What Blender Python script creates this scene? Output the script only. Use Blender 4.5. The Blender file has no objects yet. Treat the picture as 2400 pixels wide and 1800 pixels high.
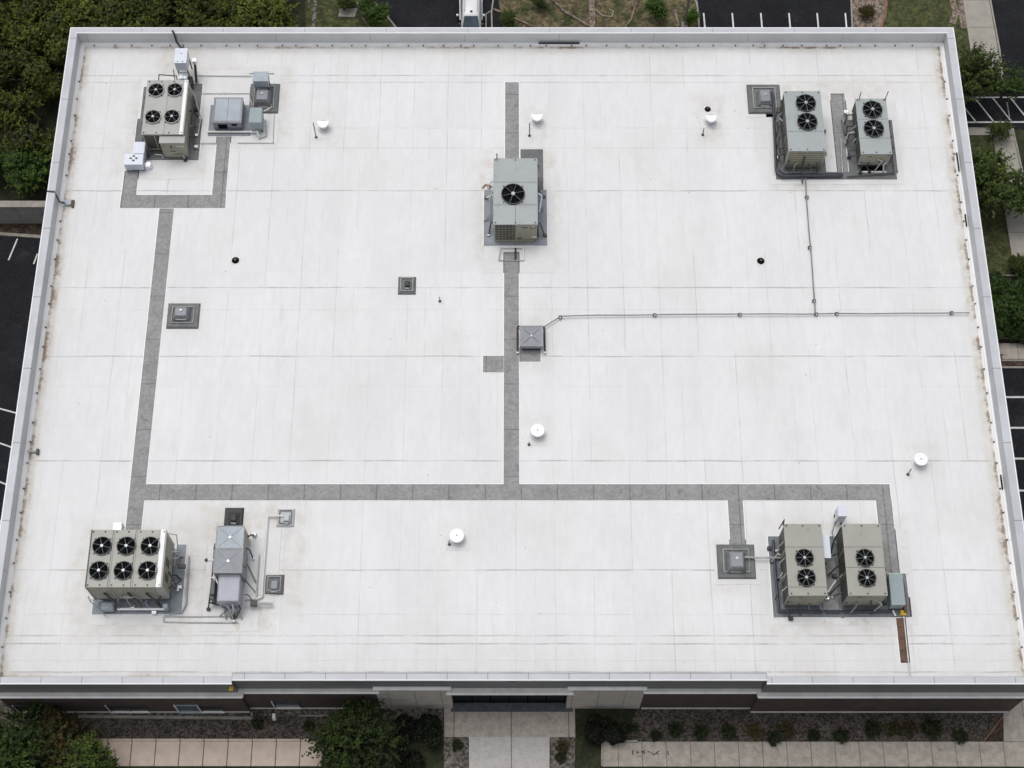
import bpy, bmesh, math, random
from mathutils import Vector, Matrix, noise
random.seed(7)
C = bpy.context.scene.collection
sc = bpy.context.scene
R = math.radians
# ---------------------------------------------------------------- camera
CAMH, PITCH, F = 128.0, R(65.35), 3749.0
cam = bpy.data.cameras.new('camera'); cam.lens = F/2400*36; cam.sensor_width = 36; cam.sensor_fit = 'HORIZONTAL'
cam.clip_start = 1; cam.clip_end = 3000
co = bpy.data.objects.new('camera', cam); C.objects.link(co)
co.location = (0, 0, CAMH); co.rotation_euler = (R(90)-PITCH, 0, 0)
sc.camera = co
# ---------------------------------------------------------------- light
w = bpy.data.worlds.new('World'); sc.world = w; w.use_nodes = True
n = w.node_tree; bg = n.nodes['Background']
sky = n.nodes.new('ShaderNodeTexSky'); sky.sky_type = 'NISHITA'; sky.sun_disc = False
sky.sun_elevation = R(72); sky.sun_rotation = R(-35); sky.dust_density = 4
hs = n.nodes.new('ShaderNodeHueSaturation'); hs.inputs['Saturation'].default_value = 0.25
n.links.new(sky.outputs[0], hs.inputs['Color']); n.links.new(hs.outputs[0], bg.inputs[0]); bg.inputs[1].default_value = 0.15
sl = bpy.data.lights.new('sun', 'SUN'); sl.energy = 0.8; sl.angle = R(35); sl.color = (1, .975, .94)
so = bpy.data.objects.new('sun', sl); C.objects.link(so); so.rotation_euler = (R(18), 0, R(-145))
sc.view_settings.view_transform = 'Standard'; sc.view_settings.look = 'None'
sc.view_settings.exposure = -0.11; sc.view_settings.gamma = 1.0

# ---------------------------------------------------------------- surveying: picture point on a level z -> place
S_, C_ = math.sin(PITCH), math.cos(PITCH)
def P(px, py, z=0.0):
    v = py-900; H = CAMH-z; Y = H*(F*C_-v*S_)/(F*S_+v*C_)
    return ((px-1200)*(Y*C_+H*S_)/F, Y, z)
def mpp(py, z):
    H = CAMH-z; Y = P(1200, py, z)[1]; return (Y*C_+H*S_)/F
D = 7.8                       # deck level

# ---------------------------------------------------------------- materials
def newmat(name):
    m = bpy.data.materials.new(name); m.use_nodes = True
    return m, m.node_tree, m.node_tree.nodes['Principled BSDF']
def N(nt, t, **k):
    x = nt.nodes.new(t)
    for a, b in k.items():
        if isinstance(a, str) and hasattr(x, a): setattr(x, a, b)
    return x
def math_(nt, op, a, b=None, c=None):
    x = nt.nodes.new('ShaderNodeMath'); x.operation = op
    for i, v in enumerate((a, b, c)):
        if v is None: continue
        if isinstance(v, (int, float)): x.inputs[i].default_value = v
        else: nt.links.new(v, x.inputs[i])
    return x.outputs[0]
def mixc(nt, fac, a, b, mode='MIX'):
    x = nt.nodes.new('ShaderNodeMix'); x.data_type = 'RGBA'; x.blend_type = mode
    for i, v in ((0, fac), (6, a), (7, b)):
        if isinstance(v, (int, float)): x.inputs[i].default_value = v
        elif isinstance(v, (tuple, list)): x.inputs[i].default_value = (*v[:3], 1)
        else: nt.links.new(v, x.inputs[i])
    return x.outputs[2]
def coords(nt, obj=True):
    t = nt.nodes.new('ShaderNodeTexCoord' if obj else 'ShaderNodeNewGeometry')
    return t.outputs['Object' if obj else 'Position']
def noise_(nt, vec, scale, detail=3, rough=.6, stretch=None):
    if stretch:
        mp = nt.nodes.new('ShaderNodeMapping'); mp.inputs['Scale'].default_value = stretch
        nt.links.new(vec, mp.inputs[0]); vec = mp.outputs[0]
    x = nt.nodes.new('ShaderNodeTexNoise'); x.inputs['Scale'].default_value = scale
    x.inputs['Detail'].default_value = detail; x.inputs['Roughness'].default_value = rough
    nt.links.new(vec, x.inputs['Vector']); return x.outputs['Fac']
def ramp(nt, fac, a, b, lo=0., hi=1.):
    x = nt.nodes.new('ShaderNodeMapRange'); x.interpolation_type = 'SMOOTHSTEP'
    nt.links.new(fac, x.inputs[0])
    for i, v in zip((1, 2, 3, 4), (a, b, lo, hi)): x.inputs[i].default_value = v
    return x.outputs[0]
def lines_(nt, vec, axis, spacing, width, offset=0.):
    s = nt.nodes.new('ShaderNodeSeparateXYZ'); nt.links.new(vec, s.inputs[0])
    a = math_(nt, 'ADD', s.outputs[axis], offset)
    a = math_(nt, 'DIVIDE', a, spacing); a = math_(nt, 'FRACT', a); a = math_(nt, 'SUBTRACT', a, .5)
    a = math_(nt, 'ABSOLUTE', a); a = math_(nt, 'MULTIPLY', a, spacing)      # distance from the line
    return ramp(nt, a, width*.35, width, 1, 0)
def mat(name, col, rough=.6, metal=0., var=.12, vs=1.5, col2=None, blotch=.0, bs=.5, lines=(), bump=0., bsc=8, speck=0, spsc=6, wpos=True, spec=.5):
    m, nt, b = newmat(name)
    vec = coords(nt, not wpos)
    c = col
    f = ramp(nt, noise_(nt, vec, vs, 4), .25, .75, 1-var, 1+var)
    c = mixc(nt, 1., c, (1, 1, 1), 'MULTIPLY')
    vm = nt.nodes.new('ShaderNodeVectorMath'); vm.operation = 'SCALE'
    nt.links.new(c, vm.inputs[0]); nt.links.new(f, vm.inputs['Scale']); c = vm.outputs[0]
    if col2 is not None:
        c = mixc(nt, ramp(nt, noise_(nt, vec, bs, 5, .65), .62-blotch, .72-blotch*.3), c, col2)
    if speck:
        vo = nt.nodes.new('ShaderNodeTexVoronoi'); vo.inputs['Scale'].default_value = spsc
        nt.links.new(vec, vo.inputs['Vector'])
        sp = nt.nodes.new('ShaderNodeSeparateColor'); nt.links.new(vo.outputs['Color'], sp.inputs[0])
        g = ramp(nt, sp.outputs[0], 0, 1, 1-speck, 1+speck)
        vm = nt.nodes.new('ShaderNodeVectorMath'); vm.operation = 'SCALE'
        nt.links.new(c, vm.inputs[0]); nt.links.new(g, vm.inputs['Scale']); c = vm.outputs[0]
    for (ax, spc, wd, dark, off) in lines:
        c = mixc(nt, math_(nt, 'MULTIPLY', lines_(nt, vec, ax, spc, wd, off), dark), c, (.03, .028, .026))
    nt.links.new(c, b.inputs['Base Color'])
    b.inputs['Roughness'].default_value = rough; b.inputs['Metallic'].default_value = metal
    b.inputs['Specular IOR Level'].default_value = spec
    if bump:
        bp = nt.nodes.new('ShaderNodeBump'); bp.inputs['Strength'].default_value = bump; bp.inputs['Distance'].default_value = .05
        nt.links.new(noise_(nt, vec, bsc, 4), bp.inputs['Height']); nt.links.new(bp.outputs[0], b.inputs['Normal'])
    return m
M = {}
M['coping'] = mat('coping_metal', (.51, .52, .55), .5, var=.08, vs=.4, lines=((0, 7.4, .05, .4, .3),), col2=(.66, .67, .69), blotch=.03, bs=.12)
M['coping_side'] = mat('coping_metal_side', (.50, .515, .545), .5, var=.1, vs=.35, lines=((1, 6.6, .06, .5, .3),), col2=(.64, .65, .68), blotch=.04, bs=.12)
M['coping_front'] = mat('coping_metal_front', (.50, .512, .54), .5, var=.06, vs=.5, lines=((0, 3.05, .05, .5, .3),))
M['coping_edge'] = mat('coping_edge', (.86, .86, .88), .5, var=.03)
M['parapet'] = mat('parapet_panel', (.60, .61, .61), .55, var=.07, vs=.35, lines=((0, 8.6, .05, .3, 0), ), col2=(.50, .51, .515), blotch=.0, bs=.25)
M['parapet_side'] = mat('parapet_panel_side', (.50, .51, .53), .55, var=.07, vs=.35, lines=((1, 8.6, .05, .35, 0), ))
M['flashing'] = mat('white_flashing', (.90, .90, .90), .6, var=.04, vs=.6, col2=(.74, .71, .67), blotch=.0, bs=.9)
M['facade_metal'] = mat('dark_metal_panel', (.15, .154, .152), .5, var=.1, vs=.5, lines=((0, 4.6, .05, .3, 0),))
M['ledge'] = mat('stone_ledge', (.68, .655, .62), .7, var=.1, vs=1)
M['white_trim'] = mat('white_trim', (.90, .88, .86), .6, var=.1, vs=1)
M['sand_stone'] = mat('sandstone_block', (.50, .455, .40), .85, var=.12, vs=1.2, lines=((2, .62, .045, .25, 0), (0, 2.05, .05, .45, .4)), bump=.2)
M['side_wall'] = mat('side_wall', (.25, .24, .23), .8, var=.1, lines=((1, 3, .05, .4, 0),))
M['dark_glass'] = mat('dark_glass', (.005, .007, .009), .4, var=.2, spec=.2)
M['blue_glass'] = mat('blue_glass', (.03, .05, .07), .2, var=.2)
M['door_glass'] = mat('door_glass', (.07, .10, .13), .25, var=.2)
def brickmat():
    m, nt, b = newmat('dark_brick'); vec = coords(nt, False)
    s = nt.nodes.new('ShaderNodeSeparateXYZ'); nt.links.new(vec, s.inputs[0])
    cb = nt.nodes.new('ShaderNodeCombineXYZ')
    nt.links.new(math_(nt, 'ADD', s.outputs[0], s.outputs[1]), cb.inputs[0]); nt.links.new(s.outputs[2], cb.inputs[1])
    br = nt.nodes.new('ShaderNodeTexBrick'); nt.links.new(cb.outputs[0], br.inputs['Vector'])
    br.inputs['Color1'].default_value = (.078, .050, .043, 1); br.inputs['Color2'].default_value = (.056, .038, .034, 1)
    br.inputs['Mortar'].default_value = (.06, .052, .048, 1); br.inputs['Scale'].default_value = 1
    br.inputs['Brick Width'].default_value = .42; br.inputs['Row Height'].default_value = .16; br.inputs['Mortar Size'].default_value = .012
    c = mixc(nt, ramp(nt, noise_(nt, vec, .8, 4), .35, .7), br.outputs[0], (.09, .064, .053))
    nt.links.new(c, b.inputs['Base Color']); b.inputs['Roughness'].default_value = .9; return m
M['brick'] = brickmat()
M['pad'] = mat('grey_walk_pad', (.285, .285, .285), .9, var=.1, vs=1.0, col2=(.215, .212, .208), blotch=.05, bs=1.3, speck=.10, spsc=5, lines=((0, 2.9, .06, .45, .7), (1, 4.1, .06, .4, .2)))
M['pad_edge'] = mat('walk_pad_dark_edge', (.16, .16, .165), .9, var=.2)
M['pad_brown'] = mat('rusty_walk_pad', (.14, .085, .06), .9, var=.25, vs=2, col2=(.08, .045, .03), blotch=.1, bs=1.2, lines=((1, .9, .05, .3, .2),))
M['curb_dark'] = mat('dark_curb_membrane', (.155, .16, .16), .8, var=.2, vs=1.2, col2=(.24, .24, .235), blotch=.02, bs=1)
M['curb_black'] = mat('black_curb_membrane', (.03, .032, .034), .6, var=.3, vs=1.2)
M['curb_blue'] = mat('blue_grey_pad', (.25, .272, .295), .7, var=.13, vs=.9, lines=((0, 1.6, .05, .25, .2),), col2=(.2, .22, .24), blotch=.03, bs=.8)
M['curb_slate'] = mat('slate_pad', (.165, .178, .195), .7, var=.15, vs=.9, lines=((0, 1.6, .05, .25, .2),), col2=(.11, .115, .12), blotch=.04, bs=.8)
M['curb_pale'] = mat('pale_curb_membrane', (.50, .51, .51), .7, var=.06)
M['patch'] = mat('membrane_patch', (.705, .705, .70), .75, var=.05, vs=.7, col2=(.62, .59, .54), blotch=.03, bs=.7)
M['cab_sage'] = mat('sage_cabinet_paint', (.345, .373, .376), .45, var=.05, vs=.6, col2=(.295, .325, .315), blotch=.06, bs=.7)
M['cab_beige'] = mat('beige_cabinet_paint', (.335, .33, .290), .5, var=.06, vs=.6, col2=(.27, .255, .21), blotch=.03, bs=.9)
M['cab_putty'] = mat('putty_cabinet_paint', (.375, .372, .335), .5, var=.07, vs=.6, col2=(.27, .25, .20), blotch=.0, bs=.8)
M['cab_stone'] = mat('grey_cabinet_paint', (.40, .405, .385), .5, var=.06, vs=.6, col2=(.30, .29, .26), blotch=.03, bs=.8)
M['panel_olive'] = mat('olive_side_panel', (.30, .29, .225), .6, var=.12, vs=1, col2=(.20, .185, .13), blotch=.04, bs=1.1)
M['coil'] = mat('condenser_coil', (.075, .07, .055), .6, var=.25, vs=1, lines=((0, .22, .06, .5, 0),))
M['louver'] = mat('louver_panel', (.30, .285, .21), .6, var=.12, vs=1, lines=((2, .3, .07, .75, 0),))
M['galv'] = mat('galvanized_duct', (.33, .37, .41), .5, .1, var=.12, vs=.8, col2=(.26, .29, .33), blotch=.0, bs=.9)
M['galv_dull'] = mat('dull_galvanized_duct', (.235, .245, .275), .5, .1, var=.1, vs=.9)
M['galv_pale'] = mat('pale_duct', (.34, .355, .41), .5, .1, var=.06, vs=.9)
M['white_box'] = mat('white_enclosure', (.60, .64, .71), .4, .1, var=.05)
M['elec_green'] = mat('grey_green_enclosure', (.27, .33, .345), .45, var=.06, vs=.8)
M['foil'] = mat('crumpled_foil', (.75, .77, .82), .25, .7, var=.2, vs=5, bump=1., bsc=9)
M['steel'] = mat('steel_tube', (.48, .48, .47), .4, .5, var=.15, vs=2)
M['steel_dark'] = mat('dark_steel', (.075, .075, .075), .5, .3, var=.3, vs=2)
M['blue_pipe'] = mat('blue_black_pipe', (.045, .052, .066), .4, .1, var=.25, vs=1.5)
M['pipe_grey'] = mat('grey_gas_pipe', (.22, .22, .22), .5, .3, var=.2, vs=.7)
M['pipe_white'] = mat('white_pvc_pipe', (.72, .72, .70), .5, var=.08)
M['black'] = mat('black_paint_and_shade', (.004, .0045, .005), .9, var=.2, spec=.1)  # plain black parts, and the painted shade inside the fan rings
M['blade'] = mat('fan_blade', (.009, .010, .011), .8, 0, var=.6, vs=2, spec=.12)
M['guard'] = mat('fan_guard_wire', (.20, .21, .21), .4, .4, var=.1)
M['hub'] = mat('fan_hub', (.38, .40, .42), .35, .3, var=.1)
M['white_cap'] = mat('white_vent_cap', (.88, .89, .92), .35, var=.02)
M['yellow'] = mat('yellow_paint', (.6, .38, .02), .5)
M['copper'] = mat('copper_line', (.35, .16, .08), .4, .6)
M['screw'] = mat('dark_fixing', (.03, .03, .03), .5)
M['sticker'] = mat('white_sticker', (.7, .7, .68), .5)
# ground
M['ground'] = mat('earth_and_grass', (.022, .027, .010), .95, var=.45, vs=.7, col2=(.05, .042, .024), blotch=.0, bs=.35, speck=.3, spsc=4)
M['lawn'] = mat('lawn', (.052, .058, .018), .95, var=.4, vs=1.2, col2=(.13, .11, .05), blotch=.02, bs=.6, speck=.35, spsc=4)
M['asphalt'] = mat('asphalt', (.0185, .0192, .0225), .95, spec=.1, var=.2, vs=.25, col2=(.034, .034, .035), blotch=.05, bs=.22, speck=.2, spsc=9)
M['concrete'] = mat('sidewalk_concrete', (.37, .335, .29), .9, var=.15, vs=1.6, lines=((0, 1.92, .05, .6, .2),), col2=(.28, .25, .21), blotch=.05, bs=1.1, speck=.07, spsc=7)
M['concrete_pink'] = mat('pinkish_sidewalk_concrete', (.55, .455, .385), .9, var=.1, vs=1.2, lines=((0, 1.92, .06, .85, .55),), col2=(.46, .37, .31), blotch=.0, bs=1.1)
M['concrete_y'] = mat('side_sidewalk_concrete', (.33, .31, .27), .9, var=.1, vs=1, lines=((1, 3.3, .06, .5, .2),), col2=(.24, .22, .18), blotch=.02, bs=1)
M['plaza'] = mat('entrance_concrete', (.42, .375, .325), .9, var=.16, vs=2., lines=((0, 4.6, .07, .6, 2.35),), speck=.08, spsc=6)
M['plaza_pale'] = mat('entrance_walk_concrete', (.47, .45, .435), .9, var=.09, vs=2., lines=((0, 4.6, .07, .6, 2.35),), speck=.06, spsc=8)
M['bluestone'] = mat('slate_threshold', (.085, .095, .11), .7, var=.25, vs=3)
M['gravel'] = mat('gravel_mulch', (.075, .063, .054), .95, var=.3, vs=.8, col2=(.045, .036, .030), blotch=.08, bs=4.5, speck=.65, spsc=7.5, bump=.8, bsc=9)
M['gravel_pale'] = mat('pale_gravel', (.13, .115, .10), .95, var=.3, vs=1.5, speck=.6, spsc=5, bump=.6, bsc=6)
M['mulch'] = mat('bark_mulch', (.055, .035, .024), .95, var=.4, vs=2, speck=.6, spsc=5)
M['mulch_tan'] = mat('tan_mulch', (.20, .155, .125), .95, var=.3, vs=2, speck=.5, spsc=5)
M['dirt'] = mat('bare_dirt', (.115, .092, .050), .95, var=.45, vs=1.4, col2=(.036, .046, .012), blotch=.19, bs=.45, speck=.4, spsc=4)
M['kerb'] = mat('kerb_concrete', (.30, .28, .24), .9, var=.2, vs=2)
M['kerb_red'] = mat('red_brick_edging', (.22, .12, .08), .9, var=.3, vs=3)
M['paint'] = mat('road_paint', (.62, .63, .62), .8, var=.15, vs=2)
M['paint_worn'] = mat('worn_road_paint', (.30, .30, .28), .8, var=.5, vs=2)
M['block'] = mat('retaining_block', (.24, .235, .22), .9, var=.12, vs=.8, lines=((2, 1.0, .05, .3, 0), (0, 2.2, .06, .4, 0)))
M['car_white'] = mat('white_car_paint', (.72, .72, .73), .3, var=.02)
M['car_blue'] = mat('dark_blue_car_paint', (.02, .06, .11), .25, .3, var=.05)
M['tyre'] = mat('rubber', (.02, .02, .02), .8)
M['bark'] = mat('bark', (.06, .045, .03), .9, var=.3, vs=4)
def leafmat(name, a, b, dark):
    m, nt, bs = newmat(name)
    oi = nt.nodes.new('ShaderNodeObjectInfo'); vec = coords(nt, False)
    at = nt.nodes.new('ShaderNodeAttribute'); at.attribute_name = 'tone'
    c = mixc(nt, ramp(nt, at.outputs['Fac'], .2, .95), a, b)
    c = mixc(nt, ramp(nt, noise_(nt, vec, .35, 3), .35, .65, 0, .6), c, dark)
    vm = nt.nodes.new('ShaderNodeVectorMath'); vm.operation = 'SCALE'
    nt.links.new(c, vm.inputs[0]); nt.links.new(ramp(nt, oi.outputs['Random'], 0, 1, .75, 1.25), vm.inputs['Scale'])
    nt.links.new(vm.outputs[0], bs.inputs['Base Color']); bs.inputs['Roughness'].default_value = .65
    bs.inputs['Specular IOR Level'].default_value = .25
    return m
M['leaf'] = leafmat('wood_leaves', (.015, .027, .004), (.135, .155, .016), (.050, .058, .008))
M['leaf_bright'] = leafmat('bright_leaves', (.010, .024, .004), (.085, .135, .014), (.02, .04, .006))
M['leaf_deep'] = leafmat('deep_leaves', (.016, .030, .006), (.105, .150, .022), (.036, .055, .010))
M['leaf_olive'] = leafmat('olive_leaves', (.025, .024, .008), (.095, .075, .018), (.04, .03, .01))
M['leaf_lime'] = leafmat('lime_leaves', (.018, .045, .006), (.12, .20, .02), (.03, .065, .008))
M['leaf_front'] = leafmat('front_leaves', (.008, .018, .003), (.062, .098, .012), (.016, .028, .005))
M['leaf_tuft'] = leafmat('tuft_leaves', (.008, .013, .004), (.035, .048, .012), (.012, .018, .006))
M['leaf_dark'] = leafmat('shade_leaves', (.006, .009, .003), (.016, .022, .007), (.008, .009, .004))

# ---------------------------------------------------------------- mesh helpers
class MB:
    def __init__(s): s.b = bmesh.new()
    def box(s, x0, x1, y0, y1, z0, z1, top=None):
        """axis box; top=(dx,dy) insets the top face"""
        dx, dy = top or (0, 0)
        v = [s.b.verts.new(p) for p in ((x0, y0, z0), (x1, y0, z0), (x1, y1, z0), (x0, y1, z0),
             (x0+dx, y0+dy, z1), (x1-dx, y0+dy, z1), (x1-dx, y1-dy, z1), (x0+dx, y1-dy, z1))]
        for f in ((3, 2, 1, 0), (4, 5, 6, 7), (0, 1, 5, 4), (1, 2, 6, 5), (2, 3, 7, 6), (3, 0, 4, 7)):
            s.b.faces.new([v[i] for i in f])
        return s
    def prism(s, pts, z0, z1):
        a = [s.b.verts.new((p[0], p[1], z0)) for p in pts]; b = [s.b.verts.new((p[0], p[1], z1)) for p in pts]
        k = len(pts); s.b.faces.new(b); s.b.faces.new(a[::-1])
        for i in range(k): s.b.faces.new((a[i], a[(i+1) % k], b[(i+1) % k], b[i]))
        return s
    def cyl(s, x, y, z0, z1, r0, r1=None, k=20):
        r1 = r0 if r1 is None else r1
        a = [s.b.verts.new((x+r0*math.cos(t*2*math.pi/k), y+r0*math.sin(t*2*math.pi/k), z0)) for t in range(k)]
        b = [s.b.verts.new((x+r1*math.cos(t*2*math.pi/k), y+r1*math.sin(t*2*math.pi/k), z1)) for t in range(k)]
        s.b.faces.new(b); s.b.faces.new(a[::-1])
        for i in range(k): s.b.faces.new((a[i], a[(i+1) % k], b[(i+1) % k], b[i]))
        return s
    def ring(s, x, y, z0, z1, ri, ro, k=28):
        L = []
        for r, z in ((ri, z0), (ro, z0), (ro, z1), (ri, z1)):
            L.append([s.b.verts.new((x+r*math.cos(t*2*math.pi/k), y+r*math.sin(t*2*math.pi/k), z)) for t in range(k)])
        for j in range(4):
            a, b = L[j], L[(j+1) % 4]
            for i in range(k): s.b.faces.new((a[i], a[(i+1) % k], b[(i+1) % k], b[i]))
        return s
    def tube(s, pts, r, k=8):
        pts = [Vector(p) for p in pts]
        for p, q in zip(pts, pts[1:]):
            d = q-p
            if d.length < 1e-4: continue
            mt = Matrix.Translation((p+q)/2) @ d.to_track_quat('Z', 'Y').to_matrix().to_4x4()
            bmesh.ops.create_cone(s.b, cap_ends=True, segments=k, radius1=r, radius2=r, depth=d.length, matrix=mt)
        for p in pts[1:-1]:
            bmesh.ops.create_icosphere(s.b, subdivisions=1, radius=r*1.12, matrix=Matrix.Translation(p))
        return s
    def ball(s, x, y, z, r, sz=1.):
        bmesh.ops.create_icosphere(s.b, subdivisions=2, radius=r, matrix=Matrix.Translation((x, y, z)) @ Matrix.Diagonal((1, 1, sz, 1)))
        return s
    def quad(s, *p):
        s.b.faces.new([s.b.verts.new(q) for q in p]); return s
    def build(s, name, m, parent=None, bevel=0, smooth=False, org=None):
        me = bpy.data.meshes.new(name)
        if org is None and parent is not None: org = parent.get('_o') or (0, 0, 0)
        if org is not None and tuple(org) != (0, 0, 0):
            bmesh.ops.translate(s.b, verts=s.b.verts, vec=-Vector(org))
        bmesh.ops.recalc_face_normals(s.b, faces=s.b.faces)
        s.b.to_mesh(me); s.b.free(); me.materials.append(m)
        if smooth:
            for p in me.polygons: p.use_smooth = True
        o = bpy.data.objects.new(name, me); C.objects.link(o)
        if parent is not None:
            o.parent = parent; o['_o'] = tuple(org or (0, 0, 0))
        elif org is not None: o.location = org
        if bevel:
            md = o.modifiers.new('bevel', 'BEVEL'); md.width = bevel; md.segments = 2; md.limit_method = 'ANGLE'
        return o
def thing(name, loc, label, cat, group=None):
    o = bpy.data.objects.new(name, None); C.objects.link(o); o.location = loc; o.empty_display_size = .3
    o['_o'] = tuple(loc); o['label'] = label; o['category'] = cat
    if group: o['group'] = group
    return o
def tag(o, label, cat, group=None, kind=None):
    if kind: o['kind'] = kind
    else: o['label'] = label; o['category'] = cat
    if kind and label: o['label'] = label
    if group: o['group'] = group
    return o
def struct(o, label=None):
    o['kind'] = 'structure'
    if label: o['label'] = label
    return o
def copy_tree(o, parent=None):
    c = o.copy(); C.objects.link(c); c.parent = parent
    for ch in o.children: copy_tree(ch, c)
    return c

# ================================================================ SETTING: ground
struct(MB().box(-400, 400, -300, 500, -1, 0).build('ground', M['ground']))
def sheet(name, pts, z, m, lab=None, px=True, h=None):
    q = [P(a, b, 0) for a, b in pts] if px else pts
    return struct(MB().prism(q, -.05, z if h is None else h).build(name, m), lab)
def pxline(p, wd, z=0.):
    """strip polygon round a polyline given in picture points on the ground"""
    q = [Vector(P(a, b, 0)[:2]) for a, b in p]; L = []; Rr = []
    for i, v in enumerate(q):
        d = (q[min(i+1, len(q)-1)]-q[max(i-1, 0)]).normalized(); nn = Vector((-d.y, d.x))*wd/2
        L.append(v+nn); Rr.append(v-nn)
    return L, Rr
def strip(mb, p, wd, z0, z1):
    L, Rr = pxline(p, wd)
    for i in range(len(L)-1):
        mb.prism([L[i], L[i+1], Rr[i+1], Rr[i]], z0, z1)
# left parking lot
sheet('parking_lot', [(-200, 560), (150, 553), (150, 1350), (-200, 1350)], .02, M['asphalt'])
mb = MB(); strip(mb, [(-150, 538), (150, 560)], .3, 0, .14)
struct(mb.build('kerb', M['kerb']))
sheet('mulch_bed', [(-200, 515), (150, 530), (150, 556), (-200, 540)], .03, M['mulch'])
mb = MB()
for a in (((41, 560), (20, 610)), ((88, 595), (79, 619)), ((-60, 942), (60, 974)), ((-60, 1018), (60, 1060)), ((-60, 1105), (40, 1146)), ((-60,1195),(30,1235))):
    strip(mb, a, .13, .02, .03)
struct(mb.build('parking_lines', M['paint']))
# top: lane, lots, lawns
sheet('lawn', [(716, -60), (930, -60), (930, 120), (716, 120)], .01, M['lawn'])
sheet('lane', [(872, -60), (868, 0), (925, 64), (980, 130), (1190, 130), (1168, 0), (1168, -60)], .02, M['asphalt'])
mb = MB(); strip(mb, [(850, -30), (870, 0), (897, 26), (927, 64), (960, 110)], .16, 0, .12)
struct(mb.build('kerb', M['kerb']))
sheet('dirt_verge', [(1158, -60), (1640, -60), (1640, 120), (1158, 120)], .012, M['dirt'])
mb = MB(); strip(mb, [(1156, -60), (1156, 0), (1152, 30), (1153, 64), (1153, 110)], .14, 0, .12)
strip(mb, [(1139, 33), (1139, 110)], .12, .02, .035); strip(mb, [(1139, 33), (1150, 26)], .1, .02, .035)
struct(mb.build('kerb', M['kerb']))
sheet('parking_lot', [(1632, -60), (1636, 10), (1640, 120), (2000, 120), (1995, -60)], .024, M['asphalt'])
mb = MB(); strip(mb, [(1600, -60), (1624, -8), (1633, 8), (1637, 40), (1640, 110)], .17, 0, .13)
struct(mb.build('kerb', M['kerb']))
mb = MB()
for x in (1650, 1717, 1784, 1850, 1916, 1982): strip(mb, [(x-1, 31), (x+6, 110)], .15, .024, .034)
struct(mb.build('parking_lines', M['paint']))
sheet('mulch_island', [(1993, -60), (1996, 20), (1998, 120), (2060, 120), (2070, 45), (2077, 10), (2070, -60)], .06, M['mulch_tan'])
mb = MB(); strip(mb, [(1994, -60), (1995, 20), (1999, 110)], .14, 0, .14); struct(mb.build('kerb', M['kerb']))
mb = MB(); strip(mb, [(2070, -60), (2077, 10), (2074, 40), (2062, 70), (2050, 110)], .22, 0, .13); struct(mb.build('kerb', M['kerb_red']))
mb = MB(); strip(mb, [(2260, -30), (2262, 30), (2268, 66)], 1.3, .0, .03); strip(mb, [(2232, 0), (2240, 30), (2232, 55)], .6, .0, .034)
sheet('lawn', [(2078, -60), (2264, -60), (2272, 140), (2050, 140)], .016, M['lawn'])
struct(mb.build('dirt_patch', M['mulch_tan']))
# right side
sheet('lane', [(2310, -60), (2318, 0), (2345, 160), (2350, 225), (2250, 225), (2262, 303), (2700, 303), (2700, -60)], .02, M['asphalt'])
sheet('sidewalk', [(2250, -60), (2256, 0), (2276, 130), (2350, 206), (2337, 110), (2317, 0), (2308, -60)], 0, M['concrete_y'], h=.12)
mb = MB(); strip(mb, [(2312, -60), (2320, 0), (2342, 118), (2352, 208)], .16, 0, .14); strip(mb, [(2352, 208), (2240, 212)], .16, 0, .14)
struct(mb.build('kerb', M['kerb']))
mb = MB()
strip(mb, [(2230, 229), (2440, 228)], .14, .02, .03); strip(mb, [(2230, 287), (2440, 286)], .17, .02, .03)
for x in (2242, 2284, 2326, 2368, 2410): strip(mb, [(x, 229), (x+46, 287)], .14, .02, .03)
struct(mb.build('hatched_road_marking', M['paint']))
mb = MB(); strip(mb, [(2360, 240), (2366, 275)], .12, .02, .03); struct(mb.build('road_marking', M['paint_worn']))
sheet('lawn', [(2240, 316), (2334, 316), (2392, 648), (2240, 648)], .02, M['lawn'])
mb = MB()
mb.prism([P(a, b)[:2] for a, b in ((2250, 302), (2372, 302), (2374, 318), (2250, 318))], -.05, .12)
mb.prism([P(a, b)[:2] for a, b in ((2330, 318), (2374, 318), (2445, 660), (2380, 648))], -.05, .12)
struct(mb.build('sidewalk', M['concrete_y']))
mb = MB(); strip(mb, [(2250, 302), (2373, 303), (2430, 560)], .17, 0, .15); strip(mb, [(2290, 647), (2380, 647)], .12, 0, .14); strip(mb, [(2328, 320), (2378, 640)], .1, 0, .14)
struct(mb.build('kerb', M['kerb']))
sheet('shrub_bed', [(2280, 648), (2500, 648), (2500, 794), (2280, 794)], .01, M['ground'])
sheet('mulch_bed', [(2280, 792), (2500, 792), (2500, 862), (2280, 862)], .02, M['mulch'])
sheet('sidewalk', [(2290, 806), (2500, 806), (2500, 843), (2290, 843)], 0, M['concrete'], h=.12)
mb = MB(); strip(mb, [(2280, 793), (2500, 793)], .14, 0, .14); strip(mb, [(2280, 846), (2500, 846)], .14, 0, .14); strip(mb, [(2280, 862), (2500, 862)], .16, 0, .13)
struct(mb.build('kerb', M['kerb']))
sheet('parking_lot', [(2280, 864), (2800, 864), (2800, 1640), (2280, 1640)], .02, M['asphalt'])
mb = MB()
for y in (931, 1003, 1075, 1150, 1223, 1298, 1373, 1450): strip(mb, [(2280, y), (2520, y)], .17, .02, .03)
struct(mb.build('parking_lines', M['paint']))
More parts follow.
